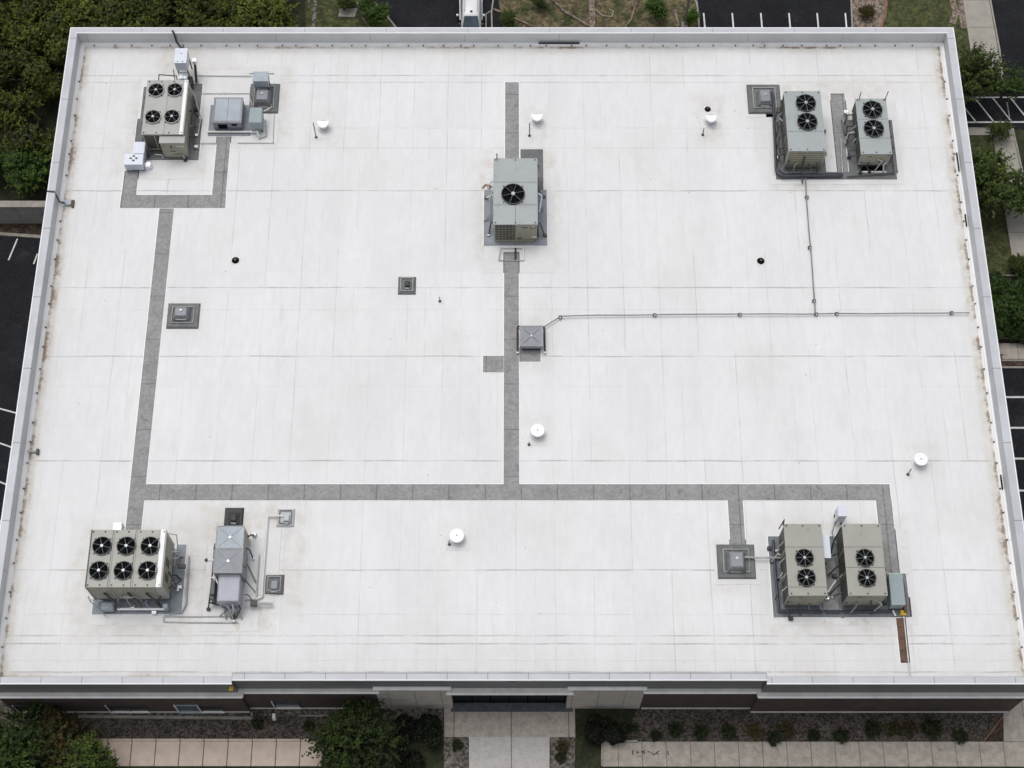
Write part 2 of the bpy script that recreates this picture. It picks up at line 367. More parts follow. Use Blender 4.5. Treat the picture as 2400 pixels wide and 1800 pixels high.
# front
sheet('gravel_bed', [(-80, 1600), (2500, 1600), (2500, 1737), (-80, 1737)], .015, M['gravel'])
sheet('planted_strip', [(-100, 1736), (2500, 1736), (2500, 2100), (-100, 2100)], .012, M['ground'])
sheet('sidewalk', [(228, 1738), (760, 1738), (752, 1796), (224, 1796)], 0, M['concrete_pink'], h=.12)
sheet('sidewalk', [(1411, 1739), (2500, 1739), (2500, 1797), (1411, 1797)], 0, M['concrete'], h=.12)
mb = MB(); strip(mb, [(228, 1735.5), (728, 1736)], .17, .0, .3); struct(mb.build('kerb', M['concrete_pink']))
mb = MB(); strip(mb, [(1414, 1739), (1494, 1739)], .16, .0, .32); strip(mb, [(1411, 1741), (1410, 1796)], .12, .0, .3); struct(mb.build('kerb', M['kerb']))
sheet('plaza', [(1041, 1655), (1347, 1655), (1348, 1728), (1041, 1728)], 0, M['plaza'], h=.12)
sheet('sidewalk', [(1099, 1728), (1288, 1728), (1287, 2000), (1101, 2000)], 0, M['plaza_pale'], h=.12)
sheet('gravel_bed', [(1040, 1728), (1098, 1728), (1100, 1990), (1042, 1990)], .03, M['gravel_pale'])
sheet('gravel_bed', [(1290, 1728), (1348, 1728), (1346, 1990), (1289, 1990)], .03, M['gravel_pale'])
sheet('lawn', [(1350, 1660), (1492, 1660), (1480, 1700), (1412, 1735), (1408, 1830), (1350, 1830)], .022, M['ground'])
sheet('gravel_bed', [(898, 1655), (1040, 1655), (1040, 1688), (898, 1688)], .03, M['gravel_pale'])
sheet('lawn', [(870, 1735), (1040, 1735), (1040, 1830), (870, 1830)], .022, M['ground'])
sheet('sidewalk', [(2350, 1640), (2600, 1640), (2600, 1738), (2352, 1738)], 0, M['concrete'], h=.11)
sheet('mulch_bed', [(2350, 1680), (2350, 1737), (2305, 1737)], .05, M['mulch'])
mb = MB(); strip(mb, [(2350, 1680), (2306, 1737)], .1, 0, .13); struct(mb.build('kerb', M['kerb_red']))
mb = MB(); strip(mb, [(184, 1680), (592, 1684)], .22, 0, .22); strip(mb, [(592, 1684), (590, 1671)], .15, 0, .22)
strip(mb, [(700, 1678), (775, 1678)], .12, 0, .12)
struct(mb.build('foundation_kerb', M['kerb']))
mb = MB(); strip(mb, [(184, 1676), (590, 1679)], .55, 0, .06); strip(mb, [(620, 1672), (775, 1673)], .5, 0, .05); struct(mb.build('gravel_strip', M['gravel_pale']))
# worn dark marks on the right sidewalk
def marks(lst, name, z=.122):
    mb = MB()
    for seg in lst:
        q = [Vector(P(1440+a/11.06, 1720+b/11.06, z)) for a, b in seg]
        for p, r in zip(q, q[1:]):
            d = (r-p); d.z = 0; nn = Vector((-d.y, d.x, 0)).normalized()*.045
            mb.prism([p+nn, r+nn, r-nn, p-nn], z-.02, z+.004)
    return mb.build(name, M['screw'])
struct(marks([[(455, 440), (490, 440)], [(472, 440), (472, 525)], [(455, 525), (490, 525)], [(585, 450), (592, 510)], [(592, 480), (640, 475)],
  [(700, 480), (790, 425)], [(715, 450), (700, 480), (760, 470), (785, 500), (750, 530)], [(865, 455), (935, 480)], [(960, 490), (1025, 545), (1160, 440)],
  [(1100, 500), (1140, 540)], [(1380, 440), (1385, 500), (1420, 550)]], 'pavement_marks'))

# ================================================================ BUILDING
bld = thing('office_building', (0, 59, 0), 'large flat roofed building with white membrane roof and grey parapet', 'building')
XO, YB, YW, YM = 40.0, 89.9, 29.7, 30.0      # outer faces
XL, XR = -21.1, 19.2                          # where the wings step forward
ZT = 9.5
def B(mb, name, m, **k): return mb.build(name, M[m], bld, **k)
# roof deck: a fine grid carrying a dirt value
rects = []   # soiled zones: x0,x1,y0,y1,strength
def soil(a, b, z=D, s=.6, grow=.9):
    p, q = P(*a, z), P(*b, z); rects.append((min(p[0], q[0])-grow, max(p[0], q[0])+grow, min(p[1], q[1])-grow, max(p[1], q[1])+grow, s))
for a, b, s in (((330, 190), (470, 400), .6), ((490, 170), (660, 330), .6), ((390, 115), (450, 200), .75), ((280, 340), (360, 400), .5), ((1820, 200), (2100, 420), .6), ((1750, 200), (1830, 268), .4),
                ((1135, 370), (1290, 600), .65), ((1215, 755), (1275, 850), .35), ((200, 1240), (430, 1480), .6), ((490, 1200), (620, 1460), .75), ((600, 1180), (700, 1410), .55),
                ((1680, 1270), (1775, 1370), .45), ((1800, 1230), (2130, 1480), .5), ((1240, 990), (1280, 1035), .45), ((1055, 1240), (1095, 1285), .45),
                ((2140, 1060), (2180, 1100), .45), ((735, 270), (775, 330), .4), ((1240, 260), (1275, 330), .4), ((1640, 235), (1685, 330), .55), ((385, 705), (470, 775), .25), ((640, 1350), (700, 1440), .4)):
    soil(a, b, s=s)
for a, b in (((345, 365), (450, 385)), ((455, 215), (475, 375)), ((1140, 575), (1270, 620)), ((1815, 420), (2095, 432)), ((225, 1440), (430, 1456)), ((430, 1290), (445, 1440)), ((495, 1420), (590, 1450)), ((1815, 1447), (2000, 1462)), ((1800, 1270), (1812, 1440)), ((585, 1250), (605, 1400)), ((1860, 418), (1915, 440)), ((500, 318), (590, 330))):
    soil(a, b, s=1.05, grow=.25)
def grid_deck():
    x0, x1, y0, y1, st = -39.6, 39.6, 30.1, 89.6, .2
    nx, ny = int((x1-x0)/st), int((y1-y0)/st)
    vs = []; dirt = []
    for j in range(ny+1):
        y = y0+(y1-y0)*j/ny
        for i in range(nx+1):
            x = x0+(x1-x0)*i/nx
            vs.append((x, y, D))
            n1 = noise.noise((x*.5, y*.18, 0))*.5+.5; n2 = noise.noise((x*1.3, y*1.3, 5))*.5+.5
            ex = min(x+39.05, 39.05-x); ey = 88.95-y
            d = 0
            m1 = noise.noise((x*.3, y*.5, 3)); m2 = noise.noise((x*1.1, y*1.6, 7))
            e_ = ex+.12*m2
            d = max(d, max(0, min(1, 1.25-abs(e_+.02)/.26))*(.84+.7*m1+.6*m2))          # brown gutter line along the side walls
            d = max(d, max(0, min(1, 1.35-abs(e_-.28)/.45))*(.46+.3*m1+.15*m2)); d = max(d, max(0, 1-ex/1.9)*.26)
            g1 = noise.noise((x*.13, 4, 9)); g2 = noise.noise((x*.9, y*.9, 2))
            d = max(d, max(0, min(1, 1.2-abs(ey+.14)/.26))*max(0, .6+1.4*g1+.6*g2)); d = max(d, max(0, 1-abs(ey-.4)/.6)*(.26+.4*g1))
            d = max(d, max(0, 1-ey/2.4)*.22*n1*1.5)
            ef = y-30.4; d = max(d, max(0, 1-abs(ef-.3)/.3)*max(0, .2+1.3*noise.noise((x*.12, 8, 2))+.3*g2)); d = max(d, max(0, 1-abs(ef-2)/2.2)*.16*n1)
            for (a, b, c, e, s) in rects:
                q = max(a-x, x-b, c-y, y-e)
                if q < .6:
                    t = min(1, (.6-q)/1.5); d = max(d, s*t*(.16+.8*n1*n2+.25*n2))
            dirt.append(max(0., min(1., d)))
    fs = [(j*(nx+1)+i, j*(nx+1)+i+1, (j+1)*(nx+1)+i+1, (j+1)*(nx+1)+i) for j in range(ny) for i in range(nx)]
    me = bpy.data.meshes.new('roof_deck'); me.from_pydata(vs, [], fs)
    a = me.attributes.new('dirt', 'FLOAT', 'POINT'); a.data.foreach_set('value', dirt)
    m, nt, b = newmat('white_roof_membrane'); vec = coords(nt, False)
    # every sheet of membrane has its own slight tone
    s = nt.nodes.new('ShaderNodeSeparateXYZ'); nt.links.new(vec, s.inputs[0]); X, Y = s.outputs[0], s.outputs[1]
    def cell(op, sp): return math_(nt, 'FLOOR', math_(nt, 'DIVIDE', math_(nt, 'ADD', X, op), sp))
    wn = nt.nodes.new('ShaderNodeTexWhiteNoise'); wn.noise_dimensions = '2D'
    cb = nt.nodes.new('ShaderNodeCombineXYZ'); nt.links.new(cell(1.2+1.525, 3.05), cb.inputs[0])
    nt.links.new(math_(nt, 'FLOOR', math_(nt, 'DIVIDE', Y, 7.3)), cb.inputs[1]); nt.links.new(cb.outputs[0], wn.inputs['Vector'])
    tone = ramp(nt, wn.outputs[0], 0, 1, .985, 1.01)
    n0 = ramp(nt, noise_(nt, vec, .25, 5, .6, (1, .35, 1)), .3, .7, .965, 1.03)
    n1 = ramp(nt, noise_(nt, vec, 2.2, 5, .7, (1, .3, 1)), .25, .75, .965, 1.03)
    f = math_(nt, 'MULTIPLY', math_(nt, 'MULTIPLY', tone, n0), n1)
    vm = nt.nodes.new('ShaderNodeVectorMath'); vm.operation = 'SCALE'; vm.inputs[0].default_value = (.742, .743, .748); nt.links.new(f, vm.inputs['Scale'])
    c = vm.outputs[0]
    st_n = ramp(nt, noise_(nt, vec, .9, 6, .7, (1, .12, 1)), .54, .74); c = mixc(nt, math_(nt, 'MULTIPLY', st_n, .3), c, (.60, .575, .54))
    bl_n = ramp(nt, noise_(nt, vec, .11, 5, .65), .5, .72); c = mixc(nt, math_(nt, 'MULTIPLY', bl_n, .34), c, (.64, .62, .585))
    # small scuffs
    sc_ = ramp(nt, noise_(nt, vec, 3.1, 6, .75), .66, .74); c = mixc(nt, math_(nt, 'MULTIPLY', sc_, .33), c, (.40, .385, .36))
    vd = nt.nodes.new('ShaderNodeTexVoronoi'); vd.inputs['Scale'].default_value = .9; nt.links.new(vec, vd.inputs['Vector'])
    sd_ = nt.nodes.new('ShaderNodeSeparateColor'); nt.links.new(vd.outputs['Color'], sd_.inputs[0])
    dots = math_(nt, 'MULTIPLY', ramp(nt, vd.outputs['Distance'], .03, .075, 1, 0), ramp(nt, sd_.outputs[0], .80, .86)); c = mixc(nt, math_(nt, 'MULTIPLY', dots, .6), c, (.22, .20, .18))
    wob = math_(nt, 'MULTIPLY', math_(nt, 'SUBTRACT', noise_(nt, vec, .3, 4), .5), .17)
    mp = nt.nodes.new('ShaderNodeVectorMath'); mp.operation = 'ADD'; nt.links.new(vec, mp.inputs[0])
    cw = nt.nodes.new('ShaderNodeCombineXYZ'); nt.links.new(wob, cw.inputs[0]); nt.links.new(wob, cw.inputs[1]); nt.links.new(cw.outputs[0], mp.inputs[1])
    wv = mp.outputs[0]
    brk = ramp(nt, noise_(nt, vec, .35, 5, .7), .38, .62, .25, 1)
    brk2 = ramp(nt, noise_(nt, vec, .22, 5, .7, (1, .6, 1)), .45, .6, 0, 1)
    wn2 = nt.nodes.new('ShaderNodeTexWhiteNoise'); wn2.noise_dimensions = '2D'; cb2 = nt.nodes.new('ShaderNodeCombineXYZ')
    nt.links.new(cell(1.2, 3.05), cb2.inputs[0]); nt.links.new(math_(nt, 'FLOOR', math_(nt, 'DIVIDE', Y, 9.7)), cb2.inputs[1]); nt.links.new(cb2.outputs[0], wn2.inputs['Vector'])
    L1 = math_(nt, 'MULTIPLY', math_(nt, 'MULTIPLY', lines_(nt, wv, 0, 3.05, .055, 1.2), brk), ramp(nt, wn2.outputs[0], .1, .9, .25, 1.15))
    L2 = math_(nt, 'MULTIPLY', lines_(nt, wv, 0, 3.05, .05, 2.75), math_(nt, 'MULTIPLY', brk2, .6))
    c = mixc(nt, math_(nt, 'MULTIPLY', L1, .33), c, (.30, .29, .28)); c = mixc(nt, math_(nt, 'MULTIPLY', L2, .28), c, (.33, .32, .31))
    s2 = nt.nodes.new('ShaderNodeSeparateXYZ'); nt.links.new(wv, s2.inputs[0])
    for py, st_ in ((177, .55), (193, .4), (300, .18), (347, .2), (447, .6), (674, .65), (726, .12), (835, .6), (905, .08), (1080, .65), (1336, .6), (1440, .16), (1490, .5), (1509, .65), (1575, .6), (1548, .15)):
        y = P(1200, py, D)[1]
        a = math_(nt, 'ABSOLUTE', math_(nt, 'SUBTRACT', s2.outputs[1], y)); a = ramp(nt, a, .03, .075, 1, 0)
        c = mixc(nt, math_(nt, 'MULTIPLY', math_(nt, 'MULTIPLY', a, st_*.95), brk), c, (.26, .25, .24))
    at = nt.nodes.new('ShaderNodeAttribute'); at.attribute_name = 'dirt'
    dn = math_(nt, 'MULTIPLY', at.outputs['Fac'], ramp(nt, noise_(nt, vec, 1.6, 6, .75), .3, .7, .45, 1.35))
    c = mixc(nt, ramp(nt, dn, 0, .5, 0, .75), c, (.60, .565, .51))
    c = mixc(nt, ramp(nt, dn, .42, .95, 0, .85), c, (.23, .165, .105))
    nt.links.new(c, b.inputs['Base Color']); b.inputs['Roughness'].default_value = .75; b.inputs['Specular IOR Level'].default_value = .3
    bp = nt.nodes.new('ShaderNodeBump'); bp.inputs['Strength'].default_value = .25; bp.inputs['Distance'].default_value = .04
    nt.links.new(math_(nt, 'SUBTRACT', noise_(nt, vec, .9, 4), math_(nt, 'MULTIPLY', L1, .5)), bp.inputs['Height']); nt.links.new(bp.outputs[0], b.inputs['Normal'])
    me.materials.append(m); me.transform(Matrix.Translation((0, -59, 0)))
    o = bpy.data.objects.new('roof_deck', me); C.objects.link(o); o.parent = bld
grid_deck()
# walls
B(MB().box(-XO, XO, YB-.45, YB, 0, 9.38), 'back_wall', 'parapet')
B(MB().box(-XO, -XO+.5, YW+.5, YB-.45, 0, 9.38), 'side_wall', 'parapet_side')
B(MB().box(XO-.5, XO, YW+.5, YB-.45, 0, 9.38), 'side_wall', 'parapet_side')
def front(x0, x1, y, brick=True, seg=True):
    B(MB().box(x0, x1, y+.05, y+.5, 6.25, 9.36), 'metal_panel_band', 'facade_metal')
front(-XO, XL, YW); front(XR, XO, YW); front(XL, XR, YM)
bw = YW+.02; bm_ = YM+.02
B(MB().box(-XO, XL, bw, bw+.5, 0, 6.12), 'brick_wall', 'brick'); B(MB().box(XR, XO, bw, bw+.5, 0, 6.12), 'brick_wall', 'brick')
B(MB().box(XL, -10.55, bm_, bm_+.5, 0, 6.12), 'brick_wall', 'brick'); B(MB().box(10.25, XR, bm_, bm_+.5, 0, 6.12), 'brick_wall', 'brick')
# plinth strips
for x0, x1, y in ((-39.9, XL, bw), (XR, 39.9, bw), (XL+.02, -10.7, bm_), (10.4, XR-.02, bm_)):
    B(MB().box(x0, x1, y-.09, y, 0, .12), 'plinth', 'ledge')
# copings
def cop(x0, x1, y0, y1, m):
    o = B(MB().box(x0, x1, y0, y1, 9.38, ZT), 'coping', m, bevel=.02); return o
cop(-XO-.06, XO+.06, YB-.5, YB+.06, 'coping')
cop(-XO-.06, -XO+.6, YW+.45, YB-.5, 'coping_side'); cop(XO-.6, XO+.06, YW+.45, YB-.5, 'coping_side')
cop(-XO-.06, XL+.05, YW-.06, YW+.45, 'coping_front'); cop(XR-.05, XO+.06, YW-.06, YW+.45, 'coping_front'); cop(XL+.05, XR-.05, YM-.08, YM+.42, 'coping_front')
for sg in (-1, 1): B(MB().box(min(sg*(XO+.02), sg*(XO+.1)), max(sg*(XO+.02), sg*(XO+.1)), YW-.05, YB+.02, 9.3, ZT+.012), 'drip_edge', 'coping_edge')
B(MB().box(-XO+.5, XO-.5, YB-.53, YB-.46, 9.39, ZT+.008), 'inner_drip_edge', 'coping_edge')
for x0, x1, y in ((-XO-.06, XL+.07, YW-.06), (XR-.07, XO+.06, YW-.06), (XL+.07, XR-.07, YM-.08)):
    B(MB().box(x0, x1, y-.05, y+.02, 9.3, ZT+.02), 'drip_edge', 'coping_edge')
B(MB().box(-XO-.1, XO+.1, YB+.02, YB+.1, 9.3, ZT+.012), 'drip_edge', 'coping_edge')
# inner faces and cant flashing
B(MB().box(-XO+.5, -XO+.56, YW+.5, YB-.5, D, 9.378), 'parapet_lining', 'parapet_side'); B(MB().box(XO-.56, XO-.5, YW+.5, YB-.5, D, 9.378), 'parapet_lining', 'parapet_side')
def cant(x0, y0, x1, y1, nx, ny):
    mb = MB(); z0, z1, zl = D+.005, D+.26, D+.07
    q = lambda o, z: ((x0+nx*o, y0+ny*o, z), (x1+nx*o, y1+ny*o, z))
    a = q(0, z1); b = q(.15, z1-.01); c = q(.24, zl); d = q(.30, z0)
    mb.quad(a[0], a[1], b[1], b[0]); mb.quad(b[0], b[1], c[1], c[0]); mb.quad(c[0], c[1], d[1], d[0])
    B(mb, 'cant_flashing', 'flashing')
cant(-XO+.56, YW+.5, -XO+.56, YB-.5, 1, 0); cant(XO-.56, YW+.5, XO-.56, YB-.5, -1, 0)
cant(-XO+.6, YB-.46, XO-.6, YB-.46, 0, -1)
# ledges over the brick
for x0, x1, y in ((-XO-.3, XL+.45, YW-.3), (XR-.35, XO+.3, YW-.3), (XL+.45, -10.2, YM-.25), (10.1, XR-.35, YM-.25)):
    B(MB().box(x0, x1, y, YM+.1, 6.1, 6.27), 'wall_ledge', 'ledge', bevel=.03)
    B(MB().box(x0+.05, x1-.05, y-.1, y+.05, 6.2, 6.30), 'ledge_trim', 'white_trim')
# stone bays either side of the door
for s, x0, x1 in ((-1, -10.55, -4.75), (1, 4.35, 10.25)):
    B(MB().box(x0, x1, YM-.03, YM+.5, 0, 6.9), 'stone_bay', 'sand_stone')
    B(MB().box(x0-.1, x1+.1, YM-.26, YM+.02, 6.9, 7.1), 'bay_coping', 'white_trim', bevel=.03)
    B(MB().box(x0+.7, x1-.7, YM-.055, YM-.028, 6.25, 6.85), 'bay_panel', 'facade_metal')
# entrance
B(MB().box(-4.75, 4.35, YM+.48, YM+.52, 0, 6.0), 'entrance_glass', 'dark_glass')
mb = MB()
for i in range(7): mb.box(-4.7+i*1.48, -4.63+i*1.48, YM+.42, YM+.5, 0, 5.95)
mb.box(-4.7, 4.3, YM+.42, YM+.5, 2.6, 2.72)
B(mb, 'entrance_mullions', 'black')
B(MB().box(-5.0, 4.7, YM-.38, YM+.5, 6.28, 6.46), 'entrance_canopy', 'ledge', bevel=.03)
B(MB().box(-5.05, 4.75, YM-.46, YM-.36, 6.24, 6.50), 'canopy_fascia', 'white_trim')
B(MB().box(-4.9, 4.9, YM-.32, YM+.4, 0, .16), 'threshold', 'bluestone')
B(MB().box(-.3, .3, YM-.03, YM+.06, 8.55, 8.7), 'wall_light', 'steel_dark')
# windows
def window(x0, x1, y, z0, z1, glass='dark_glass', door=False):
    g = MB().box(x0, x1, y-.02, y+.02, z0, z1).build('door' if door else 'window', M[glass], bld)
    mb = MB(); mb.box(x0-.08, x0, y-.09, y+.01, z0, z1+.08); mb.box(x1, x1+.08, y-.09, y+.01, z0, z1+.08); mb.box(x0, x1, y-.09, y+.01, z1, z1+.08)
    if x1-x0 > 2: mb.box((x0+x1)/2-.03, (x0+x1)/2+.03, y-.07, y, z0, z1)
    MB().box(x0-.16, x0-.06, y-.10, y, z0-.1, z1+.1).build('jamb', M['ledge'], g, org=(0, 59, 0)); f = mb.build('frame', M['steel_dark' if not door else 'galv'], g, org=(0, 59, 0))
    MB().box(x0-.1, x1+.1, y-.18, y+.01, z0-.1, z0).build('sill', M['white_trim' if not door else 'galv'], g, org=(0, 59, 0))
k = .0338
for a, b in ((33, 121), (251, 338), (466, 515)): window((a-1200)*k, (b-1200)*k, bw, .35, 2.2)
window((412-1200)*k, (462-1200)*k, bw, .1, 2.3, 'door_glass', True)
window((640-1200)*k, (697-1200)*k, bm_, .4, 2.3, 'blue_glass')
# roof walkway pads: strips at deck level
def wpad(x0, x1, y0, y1, m='pad', h=.03, name='walkway_pad', edge=True):
    if edge: B(MB().box(x0-.055, x1+.055, y0-.055, y1+.055, D, D+min(h-.012, .045)), 'pad_border', 'flashing')
    B(MB().box(x0, x1, y0, y1, D+.002, D+h), name, m)
def px2(x0, x1, y0, y1, z=D):
    """picture box -> world box on level z, edges measured at mid height"""
    ym = (y0+y1)/2; return P(x0, ym, z)[0], P(x1, ym, z)[0], P(0, y1, z)[1], P(0, y0, z)[1]
Yp = lambda py: P(0, py, D)[1]
xw = (P(352, 863, D)[0]-.63, P(352, 863, D)[0]+.63)
a, b, c, d = px2(315, 2086, 1135, 1173)
wpad(xw[0]+.02, P(2086, 1150, D)[0], c, d)
wpad(xw[0], xw[1], Yp(1260), Yp(489), h=.034)
wpad(P(283, 470, D)[0], P(529, 470, D)[0], Yp(488), Yp(457), h=.03)
wpad(P(284, 470, D)[0], P(284, 470, D)[0]+1.25, Yp(470), Yp(400), h=.034); wpad(P(528, 470, D)[0]-1.2, P(528, 470, D)[0], Yp(470), Yp(312), h=.034)
xc = P(1199.5, 800, D)[0]
wpad(xc-.66, xc+.6, Yp(1136), Yp(592), h=.034); wpad(xc-.6, xc+.64, Yp(400), Yp(193), h=.034)
wpad(xc-2.4, xc-.68, Yp(873), Yp(834)); wpad(xc+.62, xc+2.4, Yp(848), Yp(815), h=.028)
x5 = P(2088, 1160, D)[0]; wpad(x5-1.25, x5, Yp(1346), Yp(1173), h=.034)
x6 = P(1723, 1173, D)[0]; wpad(x6-.6, x6+.6, Yp(1300), Yp(1173), h=.034)
x7 = P(1962, 219, D)[0]; wpad(x7-.65, x7+.65, Yp(405), Yp(219), h=.034)
x8 = P(2117, 1453, D)[0]; wpad(x8-.55, x8+.2, Yp(1554), Yp(1420), 'pad_brown')
a, b, c, d = px2(2070, 2135, 1400, 1446); wpad(a, b, c, d, 'pad_brown', .045, edge=False)
# patches and curbs under the equipment
def pxpad(x0, x1, y0, y1, m, h, name='flashing_pad', edge=None): a = px2(x0, x1, y0, y1); wpad(*a, m, h, name, m != 'patch' if edge is None else edge)
for q in ((320, 470, 180, 420), (480, 655, 165, 335), (1135, 1300, 395, 640), (1800, 2110, 235, 432), (220, 425, 1280, 1465), (480, 610, 1280, 1480), (1800, 2140, 1240, 1465), (1675, 1780, 1265, 1370), (1745, 1835, 190, 275), (1242, 1282, 985, 1045), (1045, 1100, 1235, 1290), (740, 775, 276, 325), (1241, 1275, 260, 300), (1642, 1683, 262, 300)):
    pxpad(*q, 'patch', .022, 'membrane_patch')
pxpad(317, 470, 280, 376, 'curb_dark', .12); pxpad(448, 470, 198, 300, 'curb_dark', .14); pxpad(333, 346, 205, 285, 'curb_dark', .10)
pxpad(491, 590, 248, 319, 'curb_blue', .15)
pxpad(1134, 1282, 447, 576, 'curb_blue', .15); pxpad(1220, 1273, 352, 448, 'curb_dark', .16)
pxpad(1818, 1930, 262, 420, 'curb_dark', .12); pxpad(1818, 2101, 405, 421, 'curb_dark', .14); pxpad(1984, 2097, 283, 406, 'curb_dark', .13)
pxpad(222, 430, 1328, 1440, 'curb_blue', .12); pxpad(413, 435, 1277, 1330, 'curb_blue', .125)
pxpad(1806, 1968, 1258, 1447, 'curb_slate', .12); pxpad(1969, 2128, 1345, 1447, 'curb_slate', .118); pxpad(1925, 1960, 1300, 1435, 'pad', .14)
pxpad(585, 655, 1240, 1395, 'patch', .05); pxpad(575, 640, 1405, 1412, 'patch', .05)
# scuppers and slots in the flashing
B(MB().box(P(1262, 105, D)[0], P(1358, 105, D)[0], YB-.66, YB-.60, D+.26, D+.42), 'scupper', 'black')
for py0, py1 in ((363, 406), (507, 535), (1117, 1150)):
    B(MB().box(XO-.78, XO-.7, Yp(py1), Yp(py0), D+.25, D+.42), 'scupper', 'black')
rr = random.Random(3)
clips = []
for i in range(46):
    x = -38+i*1.66+rr.uniform(-.4, .4); clips.append((x, YB-.76, D+.15, .05, .04))
for i in range(26):
    y = 33+i*2.1+rr.uniform(-.4, .4)
    for s in (-1, 1): clips.append((s*(XO-.86), y, D+.12, .06, .04))
for (x, y, z, a, b) in clips: B(MB().box(x-a, x+a, y-b, y+b, z-.06, z+.06), 'flashing_clip', 'screw')

# ================================================================ ROOF EQUIPMENT
def fan(parent, x, y, z, r, spokes=8, blades=5, rot=0., ringm='cab_sage', ring_dark=True):
    f = MB().ring(x, y, z, z+.16, r, r+.05).build('fan_shroud', M['steel_dark' if ring_dark else ringm], parent, smooth=False)
    q = f
    MB().cyl(x, y, z, z+.012, r, k=28).build('fan_well_shade', M['black'], q)  # flat black disc on the solid top, painted as the shaded fan recess
    mb = MB()
    for i in range(blades):
        t = rot+i*2*math.pi/blades
        pts = []
        for (rr_, dt, zz) in ((.2, -.25, .04), (.93, -.18, .035), (.93, .26, .11), (.2, .35, .1)):
            pts.append((x+r*rr_*math.cos(t+dt), y+r*rr_*math.sin(t+dt), z+zz))
        mb.quad(*pts)
    mb.build('fan_blades', M['blade'], q)
    mb = MB()
    for i in range(spokes):
        t = rot*.5+i*2*math.pi/spokes
        mb.tube([(x+r*.18*math.cos(t), y+r*.18*math.sin(t), z+.19), (x+r*1.08*math.cos(t), y+r*1.08*math.sin(t), z+.17)], .022, 5)
    mb.build('fan_guard', M['guard'], q)
    MB().cyl(x, y, z+.13, z+.22, r*.2, r*.17, 10).build('fan_hub', M['hub'], q)
    mb = MB()
    for i in range(4):
        t = math.pi/4+i*math.pi/2; mb.box(x+r*1.18*math.cos(t)-.05, x+r*1.18*math.cos(t)+.05, y+r*1.18*math.sin(t)-.05, y+r*1.18*math.sin(t)+.05, z, z+.06)
    mb.build('fan_bracket', M['screw'], q)
def wrect(xl, xr, yb, xl2, xr2, yf, z):
    """picture trapezoid of a level top face -> x0,x1,y0,y1"""
    a, b, c, d = P(xl, yb, z), P(xr, yb, z), P(xl2, yf, z), P(xr2, yf, z)
    return (a[0]+c[0])/2, (b[0]+d[0])/2, c[1], a[1]
def cabinet(parent, q, z0, z1, m, lip=.05, base=True, name='cabinet'):
    x0, x1, y0, y1 = q
    o = MB().box(x0, x1, y0, y1, z0, z1-.06).build(name, M[m], parent, bevel=.02)
    MB().box(x0-lip, x1+lip, y0-lip, y1+lip, z1-.07, z1).build('top_panel', M[m], parent, bevel=.015)
    if base: MB().box(x0+.12, x1-.12, y0+.1, y1-.1, D+.02, z0).build('base_curb', M['steel_dark'], parent)
    return o
def seam(parent, pts, z, m='steel_dark', wd=.035):
    mb = MB()
    for (xa, ya, xb, yb) in pts:
        if abs(xa-xb) < abs(ya-yb): mb.box(xa-wd/2, xa+wd/2, min(ya, yb), max(ya, yb), z-.01, z+.006)
        else: mb.box(min(xa, xb), max(xa, xb), ya-wd/2, ya+wd/2, z-.01, z+.006)
    return mb.build('panel_seam', M[m], parent)
def screws(parent, q, z, n_=3):
    x0, x1, y0, y1 = q; mb = MB()
    for i in range(n_):
        for yy in (y0+.12, y1-.12): x = x0+.15+(x1-x0-.3)*i/(n_-1); mb.box(x-.05, x+.05, yy-.05, yy+.05, z, z+.05)
    return mb.build('fixings', M['screw'], parent)
def pipe(parent, pts, r, m, name='pipe'): return MB().tube(pts, r).build(name, M[m], parent)

def clutter(t, q, zt, sides='LRF', n_=5, seed=1):
    rq = random.Random(seed); x0, x1, y0, y1 = q
    for s in sides:
        for i in range(n_):
            m = rq.choice(['steel_dark', 'steel', 'curb_black', 'steel', 'pipe_white', 'steel_dark', 'galv', 'pipe_grey'] if i else ['steel_dark'])
            rad = rq.uniform(.035, .075); zz = rq.uniform(.5, min(1.8, zt-D-.4)); f = (i+rq.uniform(.2, .8))/n_
            if s == 'F': a = (x0+(x1-x0)*f, y0-.03); o1 = (rq.uniform(-.3, .5), -rq.uniform(.15, .35)); o2 = (rq.uniform(-.4, .6), -rq.uniform(.4, 1.0))
            elif s == 'B': a = (x0+(x1-x0)*f, y1+.03); o1 = (rq.uniform(-.3, .5), rq.uniform(.1, .3)); o2 = (rq.uniform(-.4, .6), rq.uniform(.4, .8))
            else:
                sg = -1 if s == 'L' else 1; a = ((x0 if s == 'L' else x1)+sg*.03, y0+(y1-y0)*f); o1 = (sg*rq.uniform(.15, .3), rq.uniform(-.3, .3)); o2 = (sg*rq.uniform(.3, .75), rq.uniform(-.8, .6))
            pipe(t, [(a[0], a[1], D+zz), (a[0]+o1[0], a[1]+o1[1], D+zz-.1), (a[0]+o2[0], a[1]+o2[1], D+.2)], rad, m, 'conduit_stub')
            if rq.random() < .55:
                b_ = rq.uniform(.09, .2); MB().box(a[0]+o2[0]-b_, a[0]+o2[0]+b_, a[1]+o2[1]-b_*.8, a[1]+o2[1]+b_*.8, D+.02, D+.2+b_).build('fitting', M[rq.choice(['steel_dark', 'foil', 'steel', 'screw', 'curb_black'])], t, bevel=.03)
HV = 'rooftop air conditioning units'
